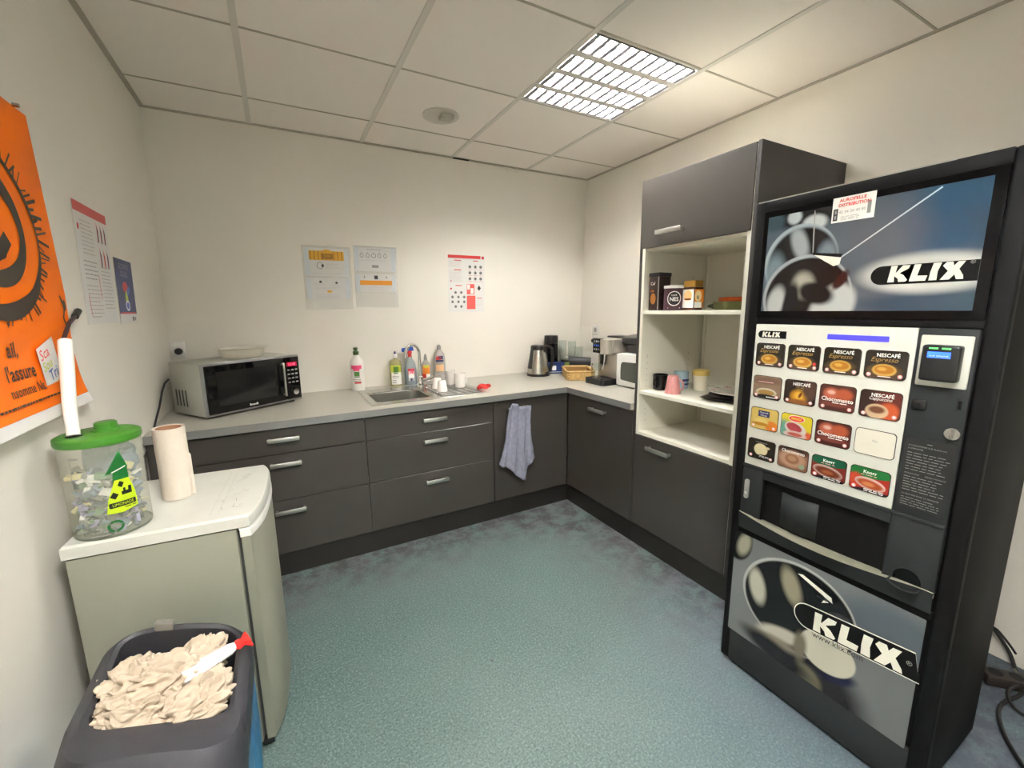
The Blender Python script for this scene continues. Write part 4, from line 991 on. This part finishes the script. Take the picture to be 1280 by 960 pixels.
for z, k in ((.5, .985), (.4, .9), (.33, .85)):
    l = angsamp(RL(-hx*k, hx*k, -hy*k+.1, hy*k, .06, z), 120) if z < .5 else [(x*.985, y*.985, z) for x, y, _ in Lb[-1]]
    Li.append([(x*(1+.02*math.sin(i*1.1)), y, z) for i, (x, y, _) in enumerate(l)])
b_.loft(Li, BAG, False, True); b_.build('bag', t)
B(binxf).box(-.06, -.02, .205, .232, .560, .580, mat('grey_clip', (120, 116, 108), .4), bev=.004).build('clip', t)
PTW = mat('crumpled_towel_paper', (186, 170, 150), .85, var=.06, vscale=14, bump=.8, bscale=45)
def crumple(seed, r_, sx, sy, sz):
    b2 = B(); q = bmesh.ops.create_icosphere(b2.bm, subdivisions=6, radius=1)
    so = Vector((seed*5.3, seed*2.9, seed*7.7))
    for v in q['verts']:
        d = v.co.copy(); p = d*1.1+so
        wv = Vector((noise.noise(p*1.3), noise.noise(p*1.3+Vector((9, 0, 0))), noise.noise(p*1.3+Vector((0, 9, 0)))))
        f1 = abs(noise.noise((p+wv*1.2)*1.0)); f2 = abs(noise.noise((p+wv*1.3)*2.1)); f3 = 1-abs(noise.noise((p+wv*.6)*3.2))
        k = r_*(.66+.62*f1+.34*f2+.16*f3+.2*noise.noise(p*.8)); v.co = Vector((d.x*k*sx, d.y*k*sy, d.z*k*sz))
    b2.mi(PTW)
    for f in b2.bm.faces: f.smooth = True
    return b2
papers = [(-.062, .02, .525, .072, 1, 1.15, .6, 'crumpled cream paper towel at the left of the full bin'), (.025, .10, .515, .072, 1.1, .85, .62, 'crumpled cream paper towel at the far side of the full bin, next to the fridge'),
          (.0, .03, .545, .07, 1.15, .9, .6, 'crumpled cream paper towel in the middle of the pile in the bin'), (.058, -.02, .525, .066, 1, 1, .6, 'crumpled cream paper towel at the right of the bin under the white wrapper'),
          (-.04, -.055, .53, .066, 1.1, .8, .6, 'crumpled cream paper towel at the near left of the bin, against the rim'), (.045, -.075, .53, .066, 1.2, .75, .6, 'crumpled cream paper towel at the near right of the bin, against the rim'),
          (-.065, .11, .505, .066, .9, 1, .6, 'crumpled cream paper towel low at the far left of the bin'), (.0, .03, .47, .10, 1.05, 1.3, .5, 'crumpled paper towel at the bottom of the pile in the bin')]
for k, (x, y, z, r_, sx, sy, sz, lb) in enumerate(papers):
    o = crumple(k+1, r_, sx, sy, sz).build('crumpled_paper_towel', loc=BINM @ Vector(binxf((x, y, z-.005))), rot=(.25*math.sin(k*2), .3*math.cos(k*3), .5*math.sin(k*1.3)), sharp=70)
    tag(o, lb, 'paper towel', 'paper towels in the bin')
t = thing('sweet_wrapper', 'white paper wrapper with red twisted end poking out over the bin rim', 'wrapper', (.252, -1.925, .572), (0, R(-5), R(22)))
b_ = B(); lo = []
for x, r_, f in ((0, .004, 1), (.01, .018, .7), (.05, .021, .6), (.1, .017, .6), (.112, .010, .8)):
    lo.append([(x, r_*math.cos(2*math.pi*j/18)*(1+.1*math.sin(j*3)), r_*f*math.sin(2*math.pi*j/18)) for j in range(18)])
b_.loft(lo, PAPER, True, True); b_.build('wrapper_body', t)
b_ = B(); lo = []
for x, r_ in ((.110, .010), (.118, .015), (.128, .012), (.14, .026)): lo.append([(x, r_*math.cos(2*math.pi*j/18)*(1+.35*math.sin(j*3)), .5*r_*math.sin(2*math.pi*j/18)) for j in range(18)])
b_.loft(lo, mat('red_wrapper_end', (206, 38, 34), .4), True, True); b_.build('twisted_end', t)

# ------------------------------------------------------------------ HOT DRINK VENDING MACHINE (local X right, Y depth, Z up; front plane y=0)
vm = thing('vending_machine', 'tall black hot drinks vending machine with picture buttons, at the right of the room', 'vending machine', (1.933, -2.072, 0), (0, 0, R(-90)))
VB = mat('machine_black', (14, 13, 14), .6, spec=.12, bump=.1, bscale=300); VD = mat('machine_charcoal', (37, 39, 40), .6, spec=.2, bump=.12, bscale=350); VS = mat('machine_side', (15, 14, 13), .6, spec=.1)
VMW, VMH = .600, 1.690
B().box(.006, VMW-.004, .03, .41, .02, VMH-.01, VS, bev=.006).build('cabinet_body', vm)
b_ = B()
# door frame built round the openings: sills and stiles
b_.box(-.004, .030, 0, .032, .012, VMH, VB, bev=.006, seg=3); b_.box(.560, VMW, 0, .032, .012, VMH, VB, bev=.008, seg=3)
b_.box(.028, .562, 0, .032, 1.655, VMH, VB, bev=.004); b_.box(.028, .562, .004, .032, 1.302, 1.322, VB, bev=.002)
b_.box(.028, .562, .004, .032, .546, .566, VB); b_.box(.028, .562, 0, .032, .012, .143, VD, bev=.003)
b_.box(.02, .57, .014, .032, .1, 1.66, VB); b_.build('door_frame', vm)
b_ = B()
for x in (.02, .57):
    for y in (.02, .38): b_.cyl((x, y, 0), (x, y, .022), .018, STEEL, 12)
b_.build('foot', vm)
B().box(.0, .47, .001, .012, VMH-.0015, VMH+.002, ALU).build('top_trim', vm)
def KL_text(b2, x, z, h, m, y, sp=1.0, rot=0, mw=None):
    """heavy rounded capitals K L I X drawn as fat strokes"""
    yq = [y]
    k = h; ca_, sa_ = math.cos(R(rot)), math.sin(R(rot))
    def tr(px, pz): px = px*k+pz*k*.08; pz = pz*k; return (x+px*ca_-pz*sa_, z+px*sa_+pz*ca_)
    def cap(p, q, w0, w1):
        (x0, z0), (x1, z1) = p, q; d = Vector((x1-x0, z1-z0)).normalized(); a0 = math.atan2(d.y, d.x); P = []
        for j in range(7): a = a0+math.pi/2+math.pi*j/6; P.append(tr(x0+w0*math.cos(a)*.9, z0+w0*math.sin(a)*.9))
        for j in range(7): a = a0-math.pi/2+math.pi*j/6; P.append(tr(x1+w1*math.cos(a)*.9, z1+w1*math.sin(a)*.9))
        b2.flat(P, m, y)
    def blk(pts): yq[0] -= .00012; b2.flat([tr(*p) for p in pts], m, yq[0])
    # K
    blk([(0, 0), (.34, 0), (.30, .35), (.36, 1), (.04, 1)]); blk([(.26, .42), (.62, 1), (.98, .98), (.93, .78), (.55, .55), (.52, .45)]); blk([(.28, .6), (.5, .55), (.75, .4), (.98, .1), (.9, 0), (.56, 0), (.5, .2), (.26, .4)])
    # L
    blk([(1.08, .02), (1.42, .3), (1.5, 1), (1.18, 1)]); blk([(1.08, .02), (1.12, 0), (1.85, 0), (1.9, .3), (1.42, .32), (1.3, .5)])
    # I
    blk([(2.0, 0), (2.36, 0), (2.32, .5), (2.42, 1), (2.06, 1), (2.0, .5)])
    # X
    blk([(2.5, .0), (2.9, 0), (3.1, .3), (3.42, 1), (3.12, 1), (2.92, .68), (2.76, .48)]); blk([(3.02, .42), (3.2, .0), (3.5, 0), (3.46, .2), (3.2, .62), (3.0, .6)]); blk([(2.62, 1), (2.5, .8), (2.8, .45), (3.1, .45), (3.0, .7), (2.9, 1)])
KW = mat('logo_cream', (232, 228, 212), .4); KB_ = mat('logo_black', (9, 8, 9), .5, spec=.15)
# upper picture
pic = blobmat('picture_spheres', (86, 98, 110), [
    (.46, 1.58, .22, .12, 0, (34, 66, 90), .9), (.30, 1.50, .12, .2, 0, (92, 100, 108), 1.0), (.50, 1.36, .2, .03, 0, (52, 74, 90), .8),
    (.445, 1.436, .128, .046, 0, (226, 228, 222), .6),
    (.15, 1.64, .11, .05, 0, (26, 28, 32), .5), (.06, 1.62, .03, .03, 0, (60, 80, 90), .8), (.12, 1.625, .02, .02, 0, (196, 206, 210), .6), (.178, 1.60, .032, .022, 0, (206, 212, 212), .6),
    (.145, 1.49, .105, .112, 0, (176, 190, 196), .05), (.150, 1.485, .099, .106, 0, (28, 29, 32), .12), (.142, 1.545, .022, .05, -20, (170, 178, 180), .8), (.075, 1.46, .03, .06, 0, (120, 138, 146), .9), (.22, 1.50, .025, .04, 0, (130, 142, 150), .9),
    (.169, 1.385, .125, .125, 0, (178, 184, 186), .04), (.172, 1.381, .119, .119, 0, (24, 24, 26), .06), (.245, 1.35, .052, .075, 30, (205, 210, 206), .35), (.165, 1.42, .03, .038, -15, (190, 188, 172), .8), (.085, 1.37, .026, .05, 10, (196, 200, 198), .7),
    (.262, 1.43, .014, .03, 30, (56, 26, 26), .6), (.13, 1.37, .02, .06, 10, (12, 12, 14), .6), (.20, 1.395, .05, .03, 20, (26, 26, 28), .5)], .2)
up_ = B().box(.026, .56, .0, .004, 1.322, 1.656, mat('window_black', (6, 6, 7), .25, spec=.12)).build('window_surround', vm)
b_ = B().rect(.040, .538, 1.343, 1.638, pic, -.0008); p_ = b_.build('display_picture', vm)
b_ = B().rrect(.333, .43, 1.411, 1.459, .0239, KB_, -.0016).rect(.40, .538, 1.411, 1.459, KB_, -.0016); b_.build('logo_band', p_)
b_ = B(); KL_text(b_, .371, 1.4165, .041, KW, -.0024); b_.text('®', .522, 1.45, .012, GREYP, -.0024); b_.build('logo_lettering', p_)
b_ = B().stroke([(.176, 1.632), (.182, 1.512)], .0035, GREYP, -.0014).stroke([(.255, 1.491), (.452, 1.633)], .0035, mat('silver_line', (176, 182, 188), .4), -.0014)
b_.flat([(.18, 1.514), (.26, 1.502), (.258, 1.493), (.183, 1.507)], KB_, -.0018).flat([(.185, 1.507), (.258, 1.492), (.255, 1.474), (.24, 1.47)], KW, -.0016); b_.build('hook_print', p_)
s_ = B().rect(.222, .323, 1.589, 1.656, WPRT, -.002).text('AUROFELLE', .27, 1.643, .0115, REDP, -.0026, al='CENTER', bold=.03, sx=1.05).text('DISTRIBUTION', .275, 1.630, .0115, REDP, -.0026, al='CENTER', bold=.03, sx=1.0)
s_.rect(.2255, .237, 1.594, 1.626, DARKP, -.0026).rect(.306, .3145, 1.602, 1.634, GREYP, -.0026).text('42 34 20 40 80', .271, 1.612, .0105, GREYP, -.0026, al='CENTER').lines(.245, .297, 1.602, 3, .004, GREYP, -.0026, .0012, 41)
s_.rect(.229, .234, 1.598, 1.608, GREYP, -.003).rect(.229, .234, 1.612, 1.622, GREYP, -.003); s_.build('sticker', vm)
# selection panel
PW = mat('panel_light_grey', (204, 204, 194), .4)
sp_ = B().box(.030, .449, -.003, .01, .810, 1.300, PW, bev=.002)
sp_.rrect(.040, .10, 1.255, 1.279, .0119, KB_, -.0036).rect(.07, .131, 1.255, 1.279, KB_, -.0036); KL_text(sp_, .054, 1.259, .0165, KW, -.0042, 1)
sp_ = sp_.build('selection_panel', vm)
BL = mat('blue_display', (60, 56, 200), .4, emit=(58, 54, 214), es=.2)
B().rect(.247, .393, 1.261, 1.276, BL, -.0036).build('blue_display', sp_)
CRM = (224, 214, 190); GLD = mat('gold_script', (168, 132, 70), .4); MGR = mat('medallion_pink', (214, 150, 146), .5)
def bt_blobs(kind, x, z):
    c_ = x+.045; S2 = lambda l: [(c_+a, z+b2, *r_) for a, b2, *r_ in l]
    if kind == 'espresso': return (38, 32, 26), S2([(0, .022, .034, .018, 0, (104, 78, 46), .9), (0, .024, .0265, .0165, 0, (226, 176, 84), .18), (0, .0255, .0215, .0115, 0, (196, 128, 32), .3), (-.005, .027, .010, .005, 0, (236, 182, 80), .8), (0, .004, .04, .004, 0, (90, 64, 54), .8)])
    if kind == 'cafe': return (150, 122, 98), S2([(0, .060, .05, .012, 0, (128, 98, 82), .9), (0, .022, .034, .014, 0, (226, 216, 190), .12), (0, .021, .029, .010, 0, (176, 136, 70), .5), (0, .003, .05, .012, 0, (46, 38, 36), .3)])
    if kind == 'special': return (50, 34, 28), S2([(0, .026, .024, .020, 0, (214, 150, 30), .7), (0, .028, .013, .012, 0, (246, 190, 60), .5), (.004, .03, .004, .010, 20, (120, 60, 16), .6), (.03, .05, .02, .03, 0, (80, 50, 40), .9), (0, .008, .03, .008, 0, (150, 90, 40), .8)])
    if kind == 'choc': return (84, 36, 30), S2([(-.014, .05, .020, .017, 0, (206, 106, 78), .7), (.018, .05, .022, .017, 0, (190, 88, 54), .7), (-.014, .054, .01, .006, 0, (240, 190, 170), .8), (0, .02, .04, .008, 0, (128, 60, 50), .8)])
    if kind == 'cappuccino': return (62, 36, 30), S2([(.025, .05, .035, .03, 0, (110, 40, 32), .9), (.022, .022, .022, .024, 0, (218, 92, 46), .6), (-.004, .020, .026, .020, 0, (224, 190, 150), .2), (-.004, .024, .018, .010, 0, (128, 76, 48), .6)])
    if kind == 'soup1': return (228, 196, 104), S2([(.028, .016, .022, .018, 0, (232, 132, 44), .5), (-.008, .024, .024, .014, 0, (240, 208, 120), .5), (-.01, .018, .03, .006, 0, (200, 140, 40), .7)])
    if kind == 'soup2': return (232, 212, 50), S2([(-.035, .02, .018, .03, 0, (110, 170, 150), .8), (.03, .012, .03, .012, 0, (220, 90, 60), .7), (.0, .028, .033, .021, 15, (236, 226, 214), .12), (-.004, .031, .024, .014, 15, (180, 66, 76), .25), (.0, .008, .034, .012, 0, (228, 200, 190), .3), (.0, .009, .022, .006, 0, (196, 96, 80), .4)])
    if kind == 'milk': return (48, 42, 34), S2([(0, .036, .023, .021, 0, (230, 218, 168), .12), (-.001, .036, .019, .017, 0, (236, 224, 178), .5), (.024, .046, .006, .004, 0, (226, 214, 168), .3), (.022, .014, .03, .007, 0, (26, 24, 22), .3)])
    if kind == 'choc2': return (128, 88, 66), S2([(0, .062, .05, .012, 0, (60, 36, 28), .8), (0, .034, .040, .028, 0, (190, 146, 118), .5), (0, .034, .021, .016, 0, (150, 104, 74), .3), (0, .036, .013, .009, 0, (182, 140, 106), .6), (.03, .016, .009, .008, 0, (150, 170, 140), .3)])
    if kind == 'tomato1': return (132, 44, 34), S2([(0, .062, .06, .019, 0, (24, 92, 62), .12), (.0, .026, .040, .018, 8, (206, 168, 156), .1), (.0, .025, .035, .013, 8, (122, 56, 34), .4), (.0, .024, .015, .006, 0, (168, 90, 50), .8), (.01, .0, .05, .011, 0, (36, 28, 36), .3)])
    if kind == 'tomato2': return (176, 48, 34), S2([(0, .062, .06, .019, 0, (38, 122, 58), .12), (-.03, .03, .015, .02, 0, (214, 74, 46), .7), (.004, .026, .036, .017, 8, (232, 190, 176), .1), (.004, .025, .031, .012, 8, (190, 84, 44), .4), (.0, .024, .014, .006, 0, (226, 138, 80), .8), (.01, .0, .05, .011, 0, (52, 34, 44), .3)])
    return (262, 256, 238), S2([(0, .03, .03, .02, 0, (262, 256, 238), 1.0)])
grid = [['espresso']*4, ['cafe', 'special', 'choc', 'cappuccino'], ['soup1', 'soup2', 'choc', 'blank'], ['milk', 'choc2', 'tomato1', 'tomato2']]
blab = {'espresso': 'dark espresso button with golden cup', 'cafe': 'brown button with cream cup', 'special': 'dark button with glowing gold coffee bean', 'choc': 'maroon hot chocolate button', 'cappuccino': 'dark cappuccino button with orange glow',
        'soup1': 'yellow soup button with blue badge', 'soup2': 'yellow soup button with red oval badge', 'blank': 'blank cream button', 'milk': 'dark button with pale milk cup', 'choc2': 'brown chocolate cup button', 'tomato1': 'dark red soup button with green band', 'tomato2': 'bright red soup button with green band'}
rowz = [1.162, 1.053, .946, .839]; rowh = [.077, .077, .074, .071]
mcache = {}
for r_ in range(4):
    for q in range(4):
        x0, z0_ = .0400+.1023*q, rowz[r_]; kind = grid[r_][q]; hh = rowh[r_]; wq = .0925
        base, bl = bt_blobs(kind, x0, z0_); bm_ = blobmat('print_%s_%d%d' % (kind, r_, q), base, bl, .25, .25)
        b_ = B(); P0 = rr_loop(x0, x0+wq, z0_, z0_+hh, .010, 0, 5)
        b_.loft([[(x, -.003, z) for x, z, _ in P0], [(x, -.0055, z) for x, z, _ in P0], [(x+(.0012 if x < x0+.045 else -.0012), -.006, z+(.0012 if z < z0_+.035 else -.0012)) for x, z, _ in P0]], mat_rim if 'mat_rim' in globals() else globals().setdefault('mat_rim', mat('button_rim', (44, 26, 22), .25)), False, False)
        b_.flat([(x+(.0012 if x < x0+.045 else -.0012), z+(.0012 if z < z0_+.035 else -.0012)) for x, z, _ in P0], bm_, -.006)
        yy, yz = -.0063, -.0066; c_ = x0+wq/2
        def med(xx): b_.ell(xx, z0_+.0105, .0055, .0055, MGR, yy, 14).ell(xx, z0_+.011, .003, .003, WPRT, yz, 10)
        if kind in ('espresso', 'special', 'cappuccino'):
            b_.text('NESCAFÉ', c_+.004, z0_+.0595, .0135, WPRT, yy, al='CENTER', bold=.02, sx=.92)
        if kind == 'espresso':
            b_.text('Espresso', c_-.004, z0_+.0465, .0175, GLD, yz, al='CENTER', shear=.35, sx=.95); med(x0+.012); med(x0+wq-.012)
            b_.rect(c_-.014, c_+.014, z0_+.006, z0_+.0078, WPRT, yy)
            if q == 1: b_.ell(x0+wq-.013, z0_+.022, .005, .005, REDP, yy, 12)
        if kind == 'special': b_.text('SPECIAL', c_, z0_+.0515, .007, GLD, yy, al='CENTER').text('CREMA', c_, z0_+.0445, .006, GLD, yy, al='CENTER'); med(x0+.012); med(x0+wq-.012)
        if kind == 'cappuccino': b_.text('Cappuccino', c_, z0_+.0505, .012, WPRT, yy, al='CENTER', shear=.2, sx=.9); med(x0+.012); med(x0+wq-.012)
        if kind == 'choc': b_.text('Chocomento', c_+.001, z0_+.0285, .0165, WPRT, yy, al='CENTER', bold=.015, sx=.92).lines(c_-.01, c_+.035, z0_+.023, 1, .01, WPRT, yy, .0022, 5); med(x0+.012); med(x0+wq-.012)
        if kind == 'choc2': b_.text('Chocomento', c_, z0_+.053, .0145, WPRT, yy, al='CENTER', bold=.01, sx=.9)
        if kind == 'cafe': med(x0+.012); med(x0+wq-.012); b_.rect(c_-.03, c_+.02, z0_+.055, z0_+.0575, MGR, yy).rect(c_, c_+.03, z0_+.0055, z0_+.008, WPRT, yy)
        if kind == 'milk': med(x0+.012); med(x0+wq-.012); b_.rect(c_-.02, c_+.02, z0_+.06, z0_+.0615, GREYP, yy).lines(c_-.005, c_+.035, z0_+.014, 2, .004, WPRT, yy, .0016, 6)
        if kind == 'soup1': b_.rect(c_-.02, c_+.018, z0_+.044, z0_+.065, NAVY, yy).text('Maxwell', c_-.001, z0_+.056, .0085, WPRT, yz, al='CENTER').text('House', c_-.001, z0_+.047, .0085, WPRT, yz, al='CENTER'); med(x0+.012); med(x0+wq-.012)
        if kind == 'soup2': b_.ell(c_, z0_+.06, .024, .0105, WPRT, yy).ell(c_, z0_+.06, .0225, .0092, REDP, yz).text('MAGGI', c_, z0_+.0572, .0095, YELG, yz-.0003, al='CENTER', bold=.02)
        if kind.startswith('tomato'): b_.text('Knorr', c_, z0_+.0545, .0125, WPRT, yy, al='CENTER', bold=.015).lines(c_-.02, c_+.02, z0_+.049, 1, .01, MGR, yy, .0018, 7).lines(c_-.01, c_+.038, z0_+.008, 2, .0045, WPRT, yy, .0018, 8); med(x0+.012)
        if kind == 'blank': b_.text('Pas', c_, z0_+.04, .01, GREYP, yy, al='CENTER', shear=.3).lines(c_-.02, c_+.02, z0_+.03, 1, .01, PW, yy, .002, 5)
        o = b_.build('drink_button', sp_); o['label'] = blab[kind]
# right control panel
cpn = B().box(.449, .559, -.003, .012, .806, 1.300, VD, bev=.004).build('control_panel', vm)
b_ = B().box(.458, .552, -.007, -.003, 1.158, 1.284, PW, bev=.003); b_.build('reader_plate', cpn)
b_ = B().box(.470, .540, -.034, -.007, 1.174, 1.262, BLK, bev=.006, seg=3); b_.rect(.482, .524, 1.231, 1.246, mat('lcd_blue', (50, 90, 235), .4, emit=(40, 90, 255), es=.45), -.0345)
b_.rect(.484, .50, 1.2525, 1.256, mat('led_green', (90, 220, 100), .4, emit=(80, 230, 100), es=.3), -.0345).rect(.507, .523, 1.2525, 1.256, bpy.data.materials['led_green'], -.0345)
b_.text('12:48  BONJOUR', .503, 1.2345, .0048, WPRT, -.0349, al='CENTER'); b_.build('card_reader', cpn)
b_ = B().box(.458, .487, -.008, -.002, 1.095, 1.121, BLK, bev=.003); b_.cyl((.472, -.0075, 1.108), (.472, -.009, 1.108), .005, DHOLE, 14); b_.build('lock', cpn)
b_ = B().box(.5395, .5425, -.0036, -.0025, 1.104, 1.136, DHOLE).box(.5425, .549, -.005, -.003, 1.108, 1.13, VB, bev=.001); b_.build('coin_slot', cpn)
b_ = B().cyl((.542, -.003, 1.048), (.542, -.010, 1.048), .0145, STEEL, 26).box(.5405, .5435, -.022, -.009, 1.035, 1.061, STEEL, bev=.0008); b_.build('reject_knob', cpn)
b_ = B(); P0 = rr_loop(.457, .552, .828, 1.021, .006, 0, 3); b_.flat([(x, z) for x, z, _ in P0], BLK, -.0036)
b_.rect(.5, .51, 1.008, 1.0095, GREYP, -.004).text('A CONSOMMER SUR PLACE OU', .464, .998, .0052, GREYP, -.004).text('A EMPORTER', .464, .990, .0052, GREYP, -.004)
b_.lines(.464, .548, .980, 7, .0075, GREYP, -.004, .0014, 50).text('MONNAYEUR', .464, .923, .0048, GREYP, -.004).text('RENDU MONNAIE', .505, .923, .0048, GREYP, -.004).lines(.464, .548, .915, 6, .0072, GREYP, -.004, .0014, 51)
b_.text('LA MACHINE REND LA MONNAIE', .464, .866, .0052, GREYP, -.004, sx=.95).lines(.464, .548, .858, 4, .0065, GREYP, -.004, .0012, 52); b_.build('instruction_plate', cpn)
# dispensing bay with a real recess
b_ = B(); X0, X1, ZB, ZT = .029, .558, .567, .812
b_.box(X0, .10, -.006, .03, .62, ZT, VD, bev=.003); b_.box(.452, X1, -.006, .03, .62, ZT, VD, bev=.003)
b_.box(.10, .452, -.006, .03, .772, ZT, VD, bev=.003); b_.box(X0, X1, -.010, .03, .803, .812, VD, bev=.002)
b_.build('bay_frame', vm)
b_ = B().box(.10, .452, .075, .08, .60, .78, VB).box(.10, .104, .0, .08, .60, .78, VB).box(.448, .452, 0, .08, .60, .78, VD).box(.10, .452, .0, .08, .772, .776, VB); b_.build('bay_recess', vm)
b_ = B(); lo = []
nA = 26; top = []; 
def sag(x): u = (x-X0)/(X1-X0); return math.sin(math.pi*min(1, u*1.05))
arc = [(X0+(X1-X0)*k/nA) for k in range(nA+1)]
# tray: bowed apron, paler grey top face
ap_t = [(x, -.010-.028*sag(x), .628-.0*sag(x)-.012*sag(x)) for x in arc]; ap_b = [(x, -.004-.006*sag(x), ZB) for x in arc]
b_.loft([ap_b, ap_t], VD, False, False, closed=False)
b_.loft([[(x, .03, z) for x, y, z in ap_b], ap_b], VD, False, False, closed=False); b_.build('tray_apron', vm)
b_ = B().loft([ap_t, [(x, y+.012, z+.002) for x, y, z in ap_t], [(x, .076 if .1 < x < .452 else -.004, .612) for x, y, z in ap_t]], mat('tray_top_grey', (122, 120, 104), .4, var=.1, vscale=30), False, False, closed=False); b_.build('tray_ledge', vm)
b_ = B(); lo = []
for z in (.625, .745): lo.append([(.143+.142*k/14, .036-.034*math.sin(math.pi*(.15+.7*k/14))-.0, z) for k in range(15)])
b_.loft(lo, VD, False, False, closed=False); o = b_.build('cup_door', vm); md = o.modifiers.new('s', 'SOLIDIFY'); md.thickness = .004
b_ = B(); P0 = rr_loop(.0435, .0575, .686, .757, .0065, 0, 4); b_.loft([[(x, -.006, z) for x, z, _ in P0], [(x, -.013, z) for x, z, _ in P0]], GREYP); b_.ell(.0505, .707, .005, .006, ALU, -.0134); b_.build('tray_button', vm)
b_ = B(); b_.ell(.503, .634, .030, .031, BLKG, -.0066, 30); b_.ring(.503, .634, .031, .032, .003, VD, -.007)
lo = []
for k in range(7):
    a = math.pi*k/6; 
    lo.append([(.503+.031*math.cos(math.pi+math.pi*j/12), -.006-.022*math.sin(a/1), .634+.031*math.sin(math.pi+math.pi*j/12)*1.0-.0*k) for j in range(13)])
b_.loft([[(.503+.031*math.cos(math.pi+math.pi*j/12), -.004, .632+.028*math.sin(math.pi+math.pi*j/12)) for j in range(13)], [(.503+.034*math.cos(math.pi+math.pi*j/12), -.03, .628+.016*math.sin(math.pi+math.pi*j/12)) for j in range(13)]], VD, False, False, closed=False)
b_.build('coin_return_cup', vm)
# lower picture
lpic = blobmat('picture_lower', (128, 130, 130), [
    (.50, .46, .16, .08, 0, (96, 104, 112), 1.0), (.06, .24, .07, .2, 0, (136, 138, 138), .8),
    (.03, .52, .055, .085, 0, (20, 20, 22), .15), (.055, .505, .022, .045, 15, (176, 172, 150), .9),
    (.33, .13, .13, .14, -35, (40, 36, 40), .7), (.30, .16, .045, .035, 30, (120, 114, 92), .6), (.38, .22, .05, .02, -30, (30, 30, 60), .8),
    (.24, .372, .178, .158, -14, (196, 196, 190), .03), (.243, .369, .172, .152, -14, (17, 17, 20), .05),
    (.115, .375, .028, .062, -12, (206, 204, 184), .7), (.225, .44, .028, .06, -20, (168, 160, 134), .8), (.36, .38, .035, .05, 30, (96, 96, 100), .8),
    (.345, .282, .078, .066, -10, (226, 222, 200), .1), (.205, .245, .075, .026, -18, (214, 208, 190), .7), (.18, .205, .08, .022, -10, (150, 142, 124), .9),
    (.27, .25, .02, .05, 0, (130, 122, 104), .9), (.19, .17, .11, .035, 8, (30, 28, 32), .8)], .22)
b_ = B(); P0 = rr_loop(.020, .553, .143, .545, .004, 0, 3); b_.flat([(x, z) for x, z, _ in P0], lpic, -.0012); lp_ = b_.build('lower_picture', vm)
def rot_pt(cx_, cz_, x, z, dg): a = R(dg); return (cx_+x*math.cos(a)-z*math.sin(a), cz_+x*math.sin(a)+z*math.cos(a))
b_ = B()
for hgt, mm, yy in ((.0425, KW, -.0018), (.0395, KB_, -.0022)):
    P = []
    for j in range(13):
        a = math.pi/2+math.pi*j/12; P.append(rot_pt(.283, .368, hgt*math.cos(a), hgt*math.sin(a), 6.5))
    P += [rot_pt(.283, .368, .274, -hgt, 6.5), rot_pt(.283, .368, .267, hgt, 6.5)]; b_.flat(P, mm, yy)
b_.build('logo_band', lp_)
b_ = B(); KL_text(b_, .302, .335, .064, KW, -.0028, 1, 6.5); b_.build('logo_lettering', lp_)
b_ = B(lambda c: (lambda p: (p[0], c.y, p[1]))(rot_pt(.302, .312, c.x, c.z, 6.0))); b_.text('www.klix.com', 0, 0, .027, DARKP, -.0026, sx=.88); b_.build('web_address', lp_)
b_ = B().text('®', .528, .395, .018, GREYP, -.003); b_.build('registered_mark', lp_); b_ = B().flat([(.24, .497), (.345, .455), (.34, .472), (.255, .502)], KW, -.002).flat([(.255, .503), (.345, .475), (.352, .462), (.36, .478), (.30, .5)], KB_, -.0018)
b_.flat([(.30, .455), (.335, .452), (.315, .44), (.325, .46)], KW, -.0022); b_.build('line_print', lp_)

# ------------------------------------------------------------------ things on the floor behind the vending machine
DC = mat('black_cable', (20, 19, 20), .5)
def cab(name, pts, r_, label, m=DC):
    # smooth the polyline
    P = [Vector(p) for p in pts]; Q = []
    for i in range(len(P)-1):
        p0, p1, p2, p3 = P[max(i-1, 0)], P[i], P[i+1], P[min(i+2, len(P)-1)]
        for k in range(6):
            u = k/6; Q.append(.5*((2*p1)+(p2-p0)*u+(2*p0-5*p1+4*p2-p3)*u*u+(3*p1-p0-3*p2+p3)*u**3))
    Q.append(P[-1]); tag(B().tube(Q, r_, m, 8).build(name), label, 'cable', 'loose cables behind the vending machine')
cab('cable', [(2.845, -2.58, .12), (2.835, -2.63, .06), (2.80, -2.66, .02), (2.70, -2.70, .008), (2.55, -2.68, .008), (2.42, -2.72, .008), (2.30, -2.80, .008)], .006, 'thick black cable running along the floor from the right wall')
cab('cable', [(2.83, -2.75, .02), (2.72, -2.70, .03), (2.62, -2.68, .03), (2.56, -2.72, .02), (2.60, -2.80, .01), (2.72, -2.82, .01), (2.80, -2.76, .02)], .005, 'black cable lying in a loose loop behind the vending machine')
cab('cable', [(2.84, -2.60, .10), (2.82, -2.585, .13), (2.80, -2.60, .14), (2.80, -2.63, .11), (2.82, -2.65, .07)], .004, 'thin dark cable arch standing against the right wall')
cab('cable', [(2.78, -2.66, .03), (2.65, -2.74, .03), (2.62, -2.80, .02), (2.7, -2.88, .01), (2.8, -2.86, .01)], .004, 'pale grey thin cable looped over the black ones', mat('grey_cable', (110, 104, 92), .5))
t = thing('power_strip', 'dark multi-socket power strip on the floor by the right wall', 'power strip', (2.74, -2.70, .0), (0, 0, R(-50)))
b_ = B().box(-.12, .12, -.028, .028, .0, .04, mat('brown_black_plastic', (44, 36, 32), .5), bev=.005)
for k in range(4): b_.cyl((-.085+.055*k, 0, .0402), (-.085+.055*k, 0, .0408), .019, DHOLE, 18)
b_.build('strip_body', t)
